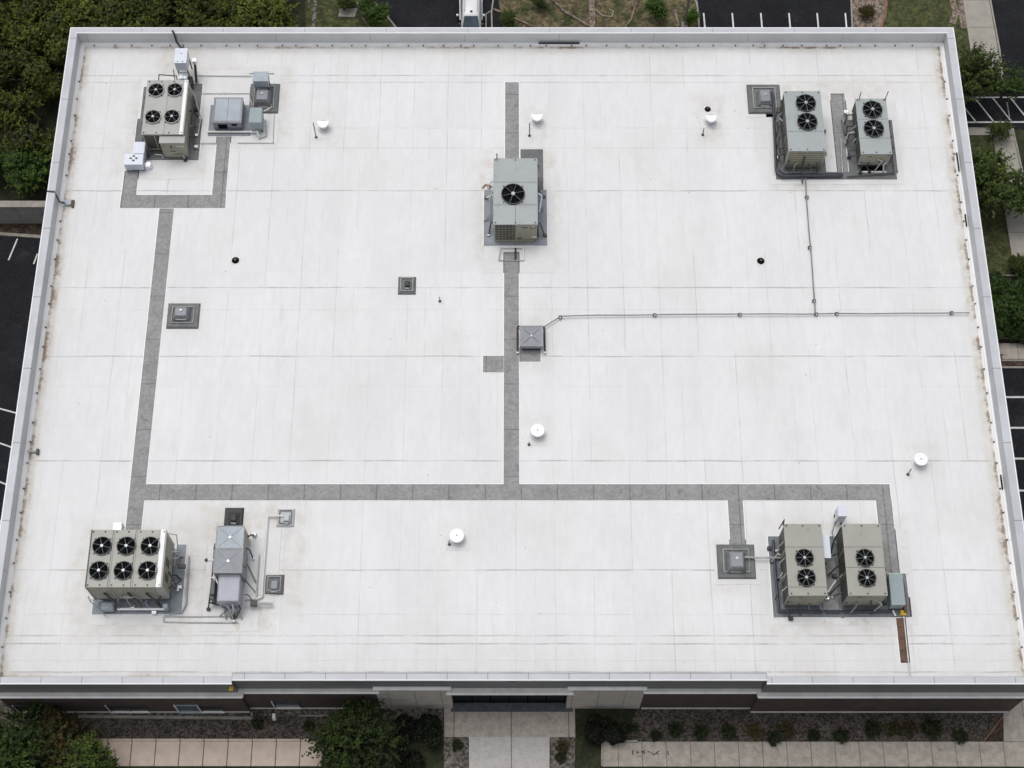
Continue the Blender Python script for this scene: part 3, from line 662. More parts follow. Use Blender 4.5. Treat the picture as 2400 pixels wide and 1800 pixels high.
# --- four fan unit, back left
z1 = D+2.75; q = wrect(345.6, 440.2, 188.7, 333.4, 430, 313.8, z1)
t = thing('air_conditioner', (sum(q[:2])/2, sum(q[2:])/2, D), 'four fan grey unit, back left corner of the roof, boxy hood on its front', 'air conditioner', HV)
cabinet(t, q, D+.35, z1, 'cab_stone'); xm = (q[0]+q[1])/2-.02
seam(t, [(xm, q[2], xm, q[3]), (xm+.1, q[2], xm+.1, q[3])], z1, wd=.05); screws(t, q, z1, 4)
MB().box(xm-.02, xm+.12, q[2], q[3], z1, z1+.05).build('centre_rib', M['cab_stone'], t)
MB().box(q[1]-.32, q[1]-.04, q[2]-.05, q[3]+.05, z1, z1+.035).build('edge_trim', M['flashing'], t)
for i, (a, b) in enumerate(((250+568/4.9156, 90+595/4.9156), (250+785/4.9156, 90+592/4.9156), (250+533/4.9156, 90+903/4.9156), (250+750/4.9156, 90+900/4.9156))):
    p = P(a, b, z1+.1); fan(t, p[0], p[1], z1, .66, 6, 5, i*.7+.3, 'cab_stone', False)
qb = (P(374, 335, D+2.45)[0], P(431, 335, D+2.45)[0], P(0, 335, D+2.45)[1], q[2]-.06)
MB().box(qb[0], qb[1], qb[2], qb[3], D+.15, D+2.45).build('front_hood', M['panel_olive'], t, bevel=.02)
MB().box(qb[0]-.05, qb[1]+.05, qb[2]-.05, qb[3], D+2.452, D+2.52).build('hood_top', M['cab_stone'], t, bevel=.01)
mb = MB(); mb.box(qb[0]+1.4, qb[0]+2.0, qb[2]-.03, qb[2], D+1.9, D+2.0); mb.build('sticker', M['sticker'], t)
mb = MB(); mb.box(qb[0]+.7, qb[0]+1.2, qb[2]-.025, qb[2], D+1.1, D+1.2); mb.box(qb[0]+.9, qb[0]+1.7, qb[2]-.025, qb[2], D+.7, D+.75); mb.box(qb[0]+.8, qb[0]+.95, qb[2]-.025, qb[2], D+1.6, D+2.); mb.build('handles', M['steel_dark'], t)
MB().box(q[0]+.12, qb[0]-.1, q[2]-.03, q[2]-.004, D+.5, z1-.25).build('coil_panel', M['coil'], t)
mb = MB(); mb.box(q[0], q[0]+.08, q[2]-.06, q[2]-.03, D+.35, z1-.1); mb.box(q[0]+1.0, q[0]+1.07, q[2]-.06, q[2]-.03, D+.35, z1-.1); mb.box(q[0], qb[0], q[2]-.07, q[2]-.03, D+.38, D+.48); mb.build('coil_frame', M['cab_stone'], t)
mb = MB()
for i in range(3): mb.box(q[1], q[1]+.03, q[2]+.3+i*1.85, q[2]+1.9+i*1.85, D+.6, z1-.3)
mb.build('side_panel', M['panel_olive'], t)
pipe(t, [(q[1]+.3, q[2]+4.6, D+.2), (q[1]+.3, q[2]+4.6, D+1.8), (q[1]+.32, q[2]+2.2, D+1.1), (q[1]+.5, q[2]+.6, D+.4), (q[1]+.55, q[2]+.1, D+.2)], .08, 'steel_dark')
pipe(t, [(q[1]+.02, q[2]+5.2, z1-.1), (q[1]+.45, q[2]+4.7, D+1.9), (q[1]+.9, q[2]+3.2, D+.5), (q[1]+.75, q[2]+1.4, D+.3)], .05, 'steel')
pipe(t, [(q[0]-.1, q[2]+5.0, D+.2), (q[0]-.5, q[2]+5.0, D+1.2), (q[0]-.6, q[2]+4.4, D+.2)], .06, 'steel_dark')
pipe(t, [(q[0]+.9, q[3]+.02, z1-.2), (q[0]+.9, q[3]+.7, z1-.1), (q[0]+2.4, q[3]+.7, z1-.3), (q[0]+2.5, q[3]+.2, z1-.5)], .05, 'steel_dark')
pipe(t, [(q[0]+.7, q[2]-.5, D+.25), (qb[0]-.2, q[2]-.55, D+.25), (qb[0]-.1, q[2]-.9, D+.25)], .06, 'steel')
MB().box(q[1]+.5, q[1]+.9, q[2]+.1, q[2]+.4, D+.05, D+.45).build('valve_box', M['steel'], t, bevel=.05); clutter(t, q, z1, 'RLF', 4, 3)

def legs_box(name, q, z0, z1, m, label, cat, group=None, legs=True, leg_m='steel_dark', r=.05):
    t = thing(name, (sum(q[:2])/2, sum(q[2:])/2, D), label, cat, group); x0, x1, y0, y1 = q
    MB().box(x0, x1, y0, y1, z0, z1-.03).build('enclosure', M[m], t, bevel=.02)
    MB().box(x0-.03, x1+.03, y0-.03, y1+.03, z1-.04, z1).build('lid', M[m], t, bevel=.01)
    if legs:
        for a in (x0+.1, x1-.1):
            for b in (y0+.1, y1-.1): MB().box(a-r, a+r, b-r, b+r, D, z0).build('leg', M[leg_m], t)
    return t
# tall white box behind it
z1 = D+2.9; q = wrect(412, 439, 113.5, 407.7, 436, 147, z1)
t = legs_box('duct_hood', q, D+1.7, z1, 'white_box', 'tall white box on dark legs against the back parapet', 'equipment box')
MB().box(q[0]+.15, q[1]-.1, q[2]-.7, q[2]+.1, D+.9, D+1.5).build('foil_wrap', M['foil'], t, bevel=.1)
MB().box(q[0]+.15, q[1]+.2, q[2]-.9, q[2], D+.1, D+.88).build('duct_base', M['curb_black'], t, bevel=.03)
MB().cyl(q[1]+.55, q[2]+.75, D+1.9, D+2.3, .24, .2, 10).build('vent_cap', M['foil'], t)
pipe(t, [(q[1]+.55, q[2]+.75, D+1.9), (q[1]+.5, q[2]-.3, D+.3)], .12, 'curb_black'); pipe(t, [(q[0]-.3, q[2]+.1, D+1.8), (q[0]-.35, q[2]-.4, D+.2), (q[0]-.6, q[2]-1, D+.3)], .05, 'steel')
mb = MB()
for a, b in ((.3, .15), (.75, .15), (.55, 1.0), (.6, 1.9)): mb.box(q[0]+a-.04, q[0]+a+.04, q[2]+b-.04, q[2]+b+.04, z1, z1+.03)
mb.build('fixings', M['screw'], t)
# conduits over parapets
o = MB().tube([P(404, 72, 9.55), P(407, 76, 9.55), P(414, 99, D+.5), P(423, 110, D+.4), P(430, 113, D+2)], .09).build('conduit', M['screw']); tag(o, 'black conduit bent down over the back parapet', 'conduit')
o = thing('conduit', P(160, 478, D), 'dark conduit crossing the left parapet to a small box', 'conduit')
MB().tube([P(110, 448, 9.54), P(127, 449, 9.56), P(141, 474, D+.45), P(158, 478, D+.25)], .07).build('pipe', M['steel_dark'], o)
a = P(161, 478, D); MB().box(a[0]-.3, a[0]+.3, a[1]-.25, a[1]+.25, D, D+.35).build('junction_box', M['galv'], o, bevel=.03); MB().box(a[0]+.3, a[0]+.5, a[1]-.4, a[1]+.3, D, D+.2).build('block', M['pad_brown'], o)
o = thing('wall_spout', P(78, 1060, D), 'small grey pipe stub poking from the left parapet', 'pipe')
a = P(78, 1060, D); MB().tube([(-XO+.8, a[1], D+.25), (a[0]+.35, a[1], D+.2)], .09).build('pipe', M['steel'], o); MB().box(a[0]+.3, a[0]+.5, a[1]-.25, a[1]+.2, D, D+.3).build('collar', M['screw'], o)
# white boxes front left of the four fan unit
z1 = D+1.25; q = wrect(316, 339.5, 333, 313, 337.5, 359, z1)
t = legs_box('control_box', q, D+.2, z1, 'white_box', 'smaller white enclosure touching the left side of the four fan unit', 'enclosure', 'white enclosures')
z1 = D+1.2; q = wrect(292.7, 336.5, 361.5, 289.7, 332.4, 385, z1)
t = legs_box('control_box', q, D+.25, z1, 'white_box', 'wide white enclosure at the head of the left grey walkway pad', 'enclosure', 'white enclosures')
mb = MB(); cx, cy = (q[0]+q[1])/2, (q[2]+q[3])/2+.1
for a, b in ((-.25, 0), (.25, 0), (0, .22), (0, -.22)): mb.box(cx+a-.1, cx+a+.1, cy+b-.06, cy+b+.06, z1, z1+.04)
mb.build('mark', M['screw'], t)
a = P(348, 392, D); o = MB().cyl(a[0], a[1], D, D+.5, .42, .3, 9).build('foil_vent', M['foil'], org=a); tag(o, 'crumpled silver foil vent right of the wide white enclosure', 'vent')
# grey duct curb with split lid
z1 = D+1.35; q = wrect(502.3, 569.4, 229.3, 499.2, 564.3, 286.3, z1)
t = thing('duct_box', (sum(q[:2])/2, sum(q[2:])/2, D), 'grey metal box with split lid on blue grey pad, back left', 'duct')
cabinet(t, q, D+.15, z1, 'galv_dull'); x = (q[0]+q[1])/2; seam(t, [(x, q[2], x, q[3]), (q[0]+.1, q[2]+.12, q[1]-.1, q[2]+.12), (q[0]+.1, q[2], q[0]+.1, q[3])], z1)
MB().box(q[0]+.12, q[1]-.12, q[2]+.12, q[3]-.12, z1-.01, z1+.004).build('lid', M['galv'], t)
mb = MB(); mb.box(q[0]+.4, q[0]+1.2, q[2]-.02, q[2]+.01, D+.35, D+1.0); mb.box(q[1]-.9, q[1]-.4, q[2]-.02, q[2]+.01, D+.8, D+1.05); mb.build('opening', M['black'], t)
a = P(485, 309, D+.3); b = P(602, 309, D+.3); pipe(t, [a, b], .09, 'pipe_white', 'drain_pipe')
# three small boxes right of it
z1 = D+2.1; q = wrect(594, 627.4, 168.3, 592, 628.4, 189.7, z1)
t = legs_box('control_box', q, D+1.15, z1, 'galv', 'raised pale box on legs behind the hooded fan, back left', 'enclosure'); pipe(t, [(q[0]-.4, q[3], z1-.3), (q[1]+.5, q[3], z1-.3)], .04, 'steel_dark')
pipe(t, [(q[0]-.3, q[2], D+1.2), (q[0]-.45, q[2]-.6, D+.4), (q[0]-.2, q[2]-1.4, D+.2)], .05, 'steel')
def curb_fan(q4, hq, hz, m='curb_dark', hm='galv_dull', label='', group='curb mounted exhaust fans', ringm='steel', cap=True, rim=True):
    a = px2(*q4); t = thing('exhaust_fan', ((a[0]+a[1])/2, (a[2]+a[3])/2, D), label, 'exhaust fan', group)
    MB().box(a[0], a[1], a[2], a[3], D, D+.22, top=(.12, .12)).build('curb', M[m], t)
    w_ = (a[1]-a[0])*.17
    if rim:
        mb = MB(); z = D+.30
        pts = [(a[0]+w_, a[2]+w_, z), (a[1]-w_, a[2]+w_, z), (a[1]-w_, a[3]-w_, z), (a[0]+w_, a[3]-w_, z), (a[0]+w_, a[2]+w_, z)]
        mb.tube(pts, .045, 6); mb.build('rim_rail', M[ringm], t)
    h = wrect(*hq, D+hz)
    g = .22; MB().box(h[0]-g, h[1]+g, h[2]-g, h[3]+g, D+.2, D+hz-.25, top=(g*.8, g*.8)).build('fan_base', M[m], t, bevel=.04)
    MB().box(h[0], h[1], h[2], h[3], D+hz-.28, D+hz, top=(.07, .07)).build('hood', M[hm], t, bevel=.06)
    if cap: x, y = (h[0]+h[1])/2, (h[2]+h[3])/2+.1; MB().cyl(x, y, D+hz-.02, D+hz+.07, .16, .12, 12).build('cap', M['hub'], t)
    MB().tube([(h[0]+.1, h[2]-.12, D+.45), (h[1]-.1, h[2]-.12, D+.4)], .07, 6).build('handle', M['steel'], t)
    return t
curb_fan((585, 655, 197, 267), (599, 628.5, 208, 600, 628.5, 234), 1.2, label='hooded grey exhaust fan on dark curb between pale boxes, back left')
z1 = D+1.7; q = wrect(585.7, 613.3, 252.8, 584.6, 612, 286.3, z1)
t = legs_box('control_box', q, D+.5, z1, 'elec_green', 'grey green electrical box right of the split lid box', 'enclosure'); pipe(t, [(q[0]+.5, q[2]-.1, D+.5), (q[0]+.7, q[2]-.5, D+.2)], .1, 'pipe_white')
pipe(t, [(q[1]+.2, q[2]+.9, D+.6), (q[1]+.3, q[2]-.4, D+.15), (q[1]-.4, q[2]-.7, D+.15)], .06, 'steel'); pipe(t, [(q[1]+.1, q[3], D+1.2), (q[1]+.55, q[3]+1, D+.3), (q[1]+.5, q[3]+1.8, D+.2)], .05, 'pipe_white')
# loose thin conduits near these
def run(pts, z, r, m, label, cat='pipe', name='conduit', group=None, sup=None):
    o = MB().tube([P(a, b, z) for a, b in pts], r).build(name, M[m]) if sup is None else None
    if o: return tag(o, label, cat, group)
    t = thing(name, P(*pts[0], D), label, cat, group)
    rq = random.Random(len(label)); W = [Vector(P(a, b, z)) for a, b in pts]; Q = [W[0]]
    for p, q in zip(W, W[1:]):
        k_ = max(1, int((q-p).length/2.6))
        for i in range(1, k_+1):
            v = p.lerp(q, i/k_)
            if i < k_: v += Vector((rq.uniform(-.035, .035), rq.uniform(-.035, .035), rq.uniform(-.05, .02)))
            Q.append(v)
    MB().tube(Q, r).build('pipe', M[m], t)
    for a, b in sup:
        p = P(a, b, D); MB().box(p[0]-.15, p[0]+.15, p[1]-.1, p[1]+.1, D, z-r*.5).build('support_block', M['steel_dark'], t, bevel=.02)
        MB().cyl(p[0], p[1]-.14, D+.12, z+r+.02, .07, .05, 8).build('clamp', M['steel'], t)
    return t
run([(458, 177), (560, 178), (590, 178)], D+.12, .04, 'steel', 'thin grey conduit from the tall white box to the raised pale box')
run([(470, 219), (585, 219)], D+.1, .035, 'steel', 'thin conduit behind the split lid box')
run([(557, 335), (640, 335), (643, 268)], D+.08, .035, 'steel', 'thin bent conduit in front of the grey green electrical box')
run([(470, 336), (512, 336)], D+.08, .04, 'steel', 'short conduit from the four fan unit to the walkway pad')

# --- centre single fan unit
z1 = D+3.0; q = wrect(1158, 1258.4, 372, 1157, 1259, 525, z1)
t = thing('air_conditioner', (sum(q[:2])/2, sum(q[2:])/2, D), 'single fan sage unit on the centre walkway with open grille front', 'air conditioner', HV)
cabinet(t, q, D+.35, z1, 'cab_sage'); ya, yb = P(0, 427, z1)[1], P(0, 480, z1)[1]
seam(t, [(q[0], ya, q[1], ya), (q[0], yb, q[1], yb), ((q[0]+q[1])/2, q[2], (q[0]+q[1])/2, yb)], z1); screws(t, q, z1, 3)
mb = MB(); mb.box(q[0]+.65, q[0]+.68, yb, ya, z1, z1+.008); mb.box(q[1]-.9, q[1]-.87, yb, ya, z1, z1+.008); mb.build('fan_plate', M['cab_sage'], t)
p = P(1202.5, 454.5, z1+.1); fan(t, p[0], p[1], z1, .96, 6, 5, .5)
xm = (q[0]+q[1])/2+.02
MB().box(q[0]+.1, xm-.05, q[2]-.03, q[2]+.01, D+.45, z1-.2).build('grille_opening', M['coil'], t)
mb = MB()
for i in range(5): mb.box(q[0]+.1, xm-.05, q[2]-.06, q[2]-.03, D+.7+i*.42, D+.74+i*.42)
for i in range(6): x = q[0]+.1+i*.3; mb.box(x, x+.035, q[2]-.06, q[2]-.03, D+.45, z1-.2)
mb.build('grille_bars', M['panel_olive'], t)
MB().box(xm, q[1]-.05, q[2]-.03, q[2]+.01, D+.45, z1-.12).build('front_panel', M['panel_olive'], t)
mb = MB(); mb.box(xm+.5, xm+1., q[2]-.06, q[2]-.03, z1-.6, z1-.5); mb.box(xm+1.2, xm+1.7, q[2]-.06, q[2]-.03, z1-.62, z1-.55); mb.box(xm+.15, xm+.5, q[2]-.06, q[2]-.03, D+.6, D+.75); mb.build('handles', M['steel_dark'], t)
mb = MB(); mb.box(xm+1.35, xm+1.6, q[2]-.06, q[2]-.03, z1-.45, z1-.35); mb.box(xm+1.4, xm+1.8, q[2]-.06, q[2]-.03, D+.8, D+1.0); mb.build('sticker', M['sticker'], t)
MB().box(q[0]+.05, q[1]-.15, q[2]-.12, q[2]-.01, D+.2, D+.42).build('base_rail', M['panel_olive'], t)
pipe(t, [(q[0]+.6, q[2]-.7, D+.3), (q[1]-1.2, q[2]-.7, D+.3), (q[1]-1.1, q[2]-1.9, D+.12)], .06, 'pipe_white'); pipe(t, [(q[0]+.6, q[2]-.7, D+.3), (q[0]+.4, q[2]-1.9, D+.12), (q[1]-1.1, q[2]-1.9, D+.12)], .045, 'steel')
pipe(t, [(q[0]-.1, q[2]+3.4, z1-.2), (q[0]-.35, q[2]+3.2, D+1.6), (q[0]-.3, q[2]+2.4, D+.9), (q[0]-.9, q[2]+1.9, D+.2)], .07, 'steel')
pipe(t, [(q[1]+.1, q[2]+3.2, z1-.3), (q[1]+.4, q[2]+3.1, z1-.5), (q[1]+.2, q[2]+2.4, D+1)], .09, 'foil'); pipe(t, [(q[1]+.05, q[2]+2.0, D+.8), (q[1]+.1, q[2]+.3, D+.3)], .06, 'curb_black')
pipe(t, [(q[0]+1.8, q[3]+.3, D+1), (q[0]+1.75, q[3]+.75, D+.9), (q[0]+2.8, q[3]+.9, D+.6), (q[0]+3.9, q[3]+1.0, D+.4)], .07, 'steel_dark')
pipe(t, [(q[0]+.25, q[3]+.05, z1-.4), (q[0]+.25, q[3]+.05, z1+.7)], .05, 'steel_dark', 'sensor_post'); pipe(t, [((q[0]+q[1])/2, q[2]-.7, D+.2), ((q[0]+q[1])/2, q[2]-1.8, D+.1)], .08, 'curb_black')
clutter(t, q, z1, 'LR', 3, 19)
a = P(1143, 440, D); o = MB().tube([(a[0]-.5, a[1]-.1, D+.08), (a[0]-.2, a[1]+.25, D+.15), (a[0]+.3, a[1]+.1, D+.1), (a[0]+.1, a[1]-.2, D+.08)], .05).build('pipe_loop', M['copper']); tag(o, 'short rusty loop of pipe left of the single fan unit', 'pipe')

# --- back right pair
def twofan(q, z0, z1, cabm, label, fans, r, seams, side_m='panel_olive', frontm='panel_olive', rot=.2, hubs=8):
    t = thing('air_conditioner', (sum(q[:2])/2, sum(q[2:])/2, D), label, 'air conditioner', HV)
    cabinet(t, q, z0, z1, cabm); seam(t, [(q[0], y, q[1], y) for y in seams], z1); screws(t, q, z1, 3)
    for i, (a, b) in enumerate(fans): p = P(a, b, z1+.1); fan(t, p[0], p[1], z1, r, hubs, 7, rot+i*.4)
    x0, x1, y0, y1 = q; xm = (x0+x1)/2
    MB().box(x0+.08, xm-.03, y0-.025, y0+.005, z0+.1, z1-.15).build('front_panel', M[frontm], t); MB().box(xm+.03, x1-.08, y0-.025, y0+.005, z0+.1, z1-.15).build('front_panel', M[frontm], t)
    for xs, sg in ((x0, -1), (x1, 1)):
        mb = MB()
        for j in range(3):
            L = (y1-y0)/3; a_, b_ = sorted((xs, xs+sg*.025)); mb.box(a_, b_, y0+.1+j*L, y0+L-.1+j*L, z0+.15, z1-.25)
        mb.build('side_coil', M['coil'], t)
    clutter(t, q, z1, 'LRF', 4, int(abs(x0)*10))
    mb = MB(); mb.box(xm-.7, xm-.35, y0-.05, y0-.024, z1-.5, z1-.42); mb.box(xm+.4, xm+.6, y0-.05, y0-.024, z0+.5, z0+.62); mb.build('handles', M['steel_dark'], t)
    return t
z1 = D+3.0; q = wrect(1840.6, 1924.1, 214.2, 1847, 1932.6, 353.2, z1)
s1, s2 = P(0, 307.6, z1)[1], P(0, 263, z1)[1]
t = twofan(q, D+.3, z1, 'cab_sage', 'taller two fan sage unit with louvered front, left of the back right pair', ((1888.6, 241.2), (1892, 285)), .83, (s1,), frontm='louver')
mb = MB(); mb.box(q[0]+.85, q[0]+.87, s1, q[3]-.3, z1, z1+.008); mb.build('fan_plate', M['cab_sage'], t)
x = (q[0]+q[1])/2; pipe(t, [(x-.1, q[2]-.1, D+2.2), (x-.1, q[2]-.15, D+1), (x-.1, q[2]-.9, D+.4), (x-.1, q[2]-1.6, D+.3)], .07, 'steel_dark')
mb = MB(); mb.box(q[0]-.1, q[0], q[2]-.06, q[2], D+.3, z1-.1); mb.box(q[1], q[1]+.1, q[2]-.06, q[2], D+.3, z1-.1); mb.build('corner_post', M['cab_sage'], t)
for yy, zz in ((.9, 1.2), (2.4, 2.), (3.6, 1.6), (5.2, 2.2)): pipe(t, [(q[0]-.05, q[2]+yy, D+zz), (q[0]-.45, q[2]+yy-.1, D+zz-.3), (q[0]-.55, q[2]+yy-.5, D+.3)], .05, 'steel_dark')
z1 = D+2.3; q = wrect(2007.6, 2077, 232, 2017, 2088.3, 360, z1)
t = twofan(q, D+.45, z1, 'cab_sage', 'lower two fan sage unit, right one of the back right pair', ((2045, 256.4), (2048, 301)), .83, (P(0, 279, z1)[1], P(0, 323.6, z1)[1]), rot=.5)
MB().box(q[0]+.3, q[1]-.3, q[2]-.5, q[2]-.05, D+.12, D+.3).build('drain_tray', M['black'], t); MB().box(q[0]+.05, q[1]-.1, q[2]-.62, q[2]-.5, D+.12, D+.28).build('tray_lip', M['flashing'], t)
pipe(t, [(q[0]+.3, q[3]-.05, z1), (q[0]+.3, q[3]+.1, z1+.9)], .04, 'steel_dark', 'post'); pipe(t, [(q[1]-.05, q[3]-.1, z1), (q[1]+.05, q[3]+.1, z1+1.0)], .04, 'steel_dark', 'post')
for yy, zz in ((1.2, 1.0), (2.6, 1.5), (3.6, 1.2), (4.6, 1.5)): pipe(t, [(q[0]-.05, q[2]+yy, D+zz), (q[0]-.6, q[2]+yy+.2, D+zz-.4), (q[0]-.8, q[2]+yy-.5, D+.3)], .06, 'steel_dark')
pipe(t, [(q[0]-.1, q[2]+3.0, D+1.1), (q[0]-.6, q[2]+2.9, D+1.0), (q[0]-.95, q[2]+2.3, D+.5)], .1, 'steel'); pipe(t, [(q[0]-.9, q[2]+4.8, D+.3), (q[0]-.7, q[2]+3.2, D+.4)], .12, 'curb_dark')
curb_fan((1751, 1830, 199, 268), (1782, 1808, 209, 1780, 1806, 238), .95, label='grey exhaust fan on sloped dark curb, back right')
run([(1808, 215), (1812, 225), (1819, 400), (1833, 412), (1975, 410)], D+.45, .13, 'blue_pipe', 'thick blue black pipe bending round the left side of the taller sage unit', name='refrigerant_pipe')
run([(1815, 240), (1827, 395), (1838, 404), (1975, 405)], D+.4, .07, 'curb_dark', 'thinner dark pipe inside the thick pipe, back right', name='refrigerant_pipe')
run([(2084, 283), (2095, 406), (1985, 414)], D+.3, .05, 'steel_dark', 'dark conduit edging the right side of the lower sage unit')
run([(1971, 325), (1975, 408)], D+.3, .06, 'steel', 'pale upright pipe line between the back right pair')
# gas line across the roof
run([(1886, 372), (1888, 424), (1890, 465), (1911, 735)], D+.3, .055, 'pipe_grey', 'grey gas pipe running from the back right pair to the cross pipe', name='gas_pipe', sup=((1890, 464), (1897, 582), (1907, 707)))
run([(1277, 765), (1315, 741), (1400, 738.5), (1735, 736), (2272, 733)], D+.3, .05, 'pipe_grey', 'long grey gas pipe crossing from the small centre hood to the right parapet', name='gas_pipe', sup=((1313, 745), (1534, 740), (1733, 739), (1912, 738), (1960, 737), (2229, 735)))
# small centre hood
z1 = D+.95; q = wrect(1218.5, 1272.7, 763, 1218.5, 1273.6, 812, z1)
t = thing('relief_hood', (sum(q[:2])/2, sum(q[2:])/2, D), 'square grey hood with white centre dot beside the centre walkway', 'vent')
MB().box(q[0], q[1], q[2], q[3], D+.5, z1, top=(.04, .04)).build('hood', M['galv_dull'], t, bevel=.03); MB().box(q[0]+.2, q[1]-.2, q[2]+.15, q[3]-.2, D, D+.5).build('curb', M['black'], t)
mb = MB(); mb.tube([(q[0]+.05, q[2]+.05, z1), (q[1]-.05, q[2]+.05, z1), (q[1]-.05, q[3]-.05, z1), (q[0]+.05, q[3]-.05, z1), (q[0]+.05, q[2]+.05, z1)], .045, 6); mb.build('rim', M['steel'], t)
cx, cy = (q[0]+q[1])/2, (q[2]+q[3])/2
mb = MB()
for a in ((q[0]+.3, q[3]-.3), (q[1]-.3, q[3]-.3), (q[0]+.3, q[2]+.3), (q[1]-.3, q[2]+.3)): mb.tube([(cx, cy, z1+.02), (a[0], a[1], z1)], .018, 4)
mb.build('crease', M['steel_dark'], t); MB().ball(cx, cy, z1+.03, .1).build('knob', M['white_cap'], t)
mb = MB()
for a, b in ((q[0]-.2, q[2]-.2), (q[1]+.15, q[2]-.2), (q[0]-.2, q[3]+.25), (q[1]+.1, q[3]+.2)): mb.cyl(a, b, D, D+.3, .1, k=8)
mb.build('anchor', M['steel'], t); pipe(t, [(q[0]-.2, q[2]-.2, D+.25), (q[0]-.2, q[3]+.25, D+.3), (q[1]+.1, q[3]+.2, D+.3), (q[1]+.15, q[2]-.2, D+.25)], .07, 'screw', 'rail')
# mid fans
curb_fan((392, 468, 711, 771), (408, 438, 718, 408, 440, 741), .8, label='grey hooded fan on dark curb by the long left walkway', hm='galv_dull')
t = curb_fan((933, 975, 649, 691), (948, 960, 656, 947, 962, 671), .55, label='small square curb vent left of centre roof', hm='curb_black', cap=False)

# --- six fan unit, front left
z1 = D+4.0; q = wrect(217.6, 388, 1243, 198, 380, 1375, z1)
t = thing('air_conditioner', (sum(q[:2])/2, sum(q[2:])/2, D), 'six fan beige unit in three bays, front left', 'air conditioner', HV)
cabinet(t, q, D+.75, z1, 'cab_putty', base=False); L = (q[1]-q[0]-.5)/3
for k_ in (0, 1, 2, 3):
    x = q[0]+k_*L; MB().box(x-.04, x+.04, q[2]-.04, q[3]+.04, z1, z1+.06).build('bay_rib', M['steel_dark' if k_ in (0,) else 'cab_putty'], t)
seam(t, [(q[0]+L-.08, q[2], q[0]+L-.08, q[3]), (q[0]+2*L-.08, q[2], q[0]+2*L-.08, q[3])], z1, wd=.05); MB().box(q[1]-.42, q[1]-.06, q[2]-.04, q[3]+.04, z1, z1+.05).build('edge_trim', M['flashing'], t)
screws(t, q, z1, 7)
for i, (a, b) in enumerate(((862, 647), (1068, 647), (1270, 647), (835, 855), (1043, 855), (1248, 855))):
    p = P(a/3.607, 1100+b/3.607, z1+.1); fan(t, p[0], p[1], z1, .69, 6, 4, -.5, 'cab_putty')
for k_ in range(3):
    x = q[0]+k_*L; MB().box(x+.1, x+L-.1, q[2]-.03, q[2]+.005, D+1.7, z1-.15).build('front_panel', M['panel_olive'], t); MB().box(x-.04, x+.06, q[2]-.07, q[2], D+.5, z1).build('corner_post', M['cab_putty'], t)
MB().box(q[0]+.2, q[1]-.1, q[2]+.15, q[3]-.15, D+.1, D+.75).build('base_frame', M['steel_dark'], t)
mb = MB(); mb.box(q[1], q[1]+.03, q[2]+.3, q[2]+2.1, D+1.2, z1-.5); mb.box(q[1], q[1]+.03, q[2]+2.6, q[3]-.3, D+1.2, z1-.5); mb.build('side_panel', M['panel_olive'], t)
mb = MB()
for s in (.8, 2.0): mb.box(q[1]+.03, q[1]+.06, q[2]+s, q[2]+s+.6, D+2.2, D+3.2)
mb.build('side_grille', M['coil'], t)
pipe(t, [(q[0]+1.7, q[2]-.7, D+.5), (q[1]-.3, q[2]-.7, D+.5)], .1, 'flashing', 'header_pipe'); pipe(t, [(q[1]-.2, q[2]-.65, D+.3), (q[1]-.2, q[2]-.65, D+1.2)], .2, 'galv', 'drum')
MB().box(q[0]+.5, q[0]+1.5, q[2]-.9, q[2]-.2, D+.3, D+.95).build('pump', M['galv'], t, bevel=.15)
for x in (q[0]+1.1, q[0]+2.9, q[0]+4.3): pipe(t, [(x, q[2]-.1, D+2.6), (x+.5, q[2]-.35, D+1.6), (x+.7, q[2]-.6, D+.8)], .09, 'steel_dark')
pipe(t, [(q[0]+2.3, q[2]-.06, D+1.8), (q[0]+2.6, q[2]-.35, D+2.5), (q[0]+3.1, q[2]-.35, D+2.5), (q[0]+3.5, q[2]-.06, D+1.5)], .05, 'steel')
pipe(t, [(q[0]-.3, q[2]-.1, D+2.0), (q[0]-.35, q[2]-.2, D+.9), (q[0]+.8, q[2]-1.2, D+.3)], .05, 'steel'); pipe(t, [(q[0]-.3, q[2]-.1, D+.95), (q[0]+.6, q[2]-.15, D+.95)], .05, 'steel')
pipe(t, [(q[1]+.1, q[3]-.2, z1-.2), (q[1]+.7, q[3]-.2, z1-.5), (q[1]+.7, q[3]-1.2, z1-1.5), (q[1]+.2, q[3]-1.3, z1-1.3)], .04, 'steel')
pipe(t, [(q[1]+.15, q[2]+1.6, D+2.6), (q[1]+.6, q[2]+.9, D+1.7), (q[1]+.9, q[2]+1.6, D+1)], .07, 'steel_dark'); pipe(t, [(q[1]+1.1, q[3]-.8, D+.2), (q[1]+1.2, q[2]-.2, D+.2), (q[1]+.9, q[2]-.9, D+.2), (q[1]-.1, q[2]-1.0, D+.2)], .06, 'galv')
MB().box(q[1]+.5, q[1]+1.1, q[3]-2.1, q[3]-1.8, D+1.0, D+1.3).build('drive_box', M['screw'], t)
clutter(t, q, z1, 'RF', 5, 11); clutter(t, q, z1, 'B', 2, 12)
a = P(281, 1238, D+1.6); t2 = thing('inlet_hood', (a[0], a[1], D), 'small silver hood sticking up behind the six fan unit', 'vent')
MB().box(a[0]-.5, a[0]+.2, a[1]-.3, a[1]+.4, D+.9, D+1.9).build('hood', M['foil'], t2, bevel=.05); MB().box(a[0]-.3, a[0]+1.0, a[1]-.5, a[1], D, D+1.2).build('duct', M['panel_olive'], t2, bevel=.03)
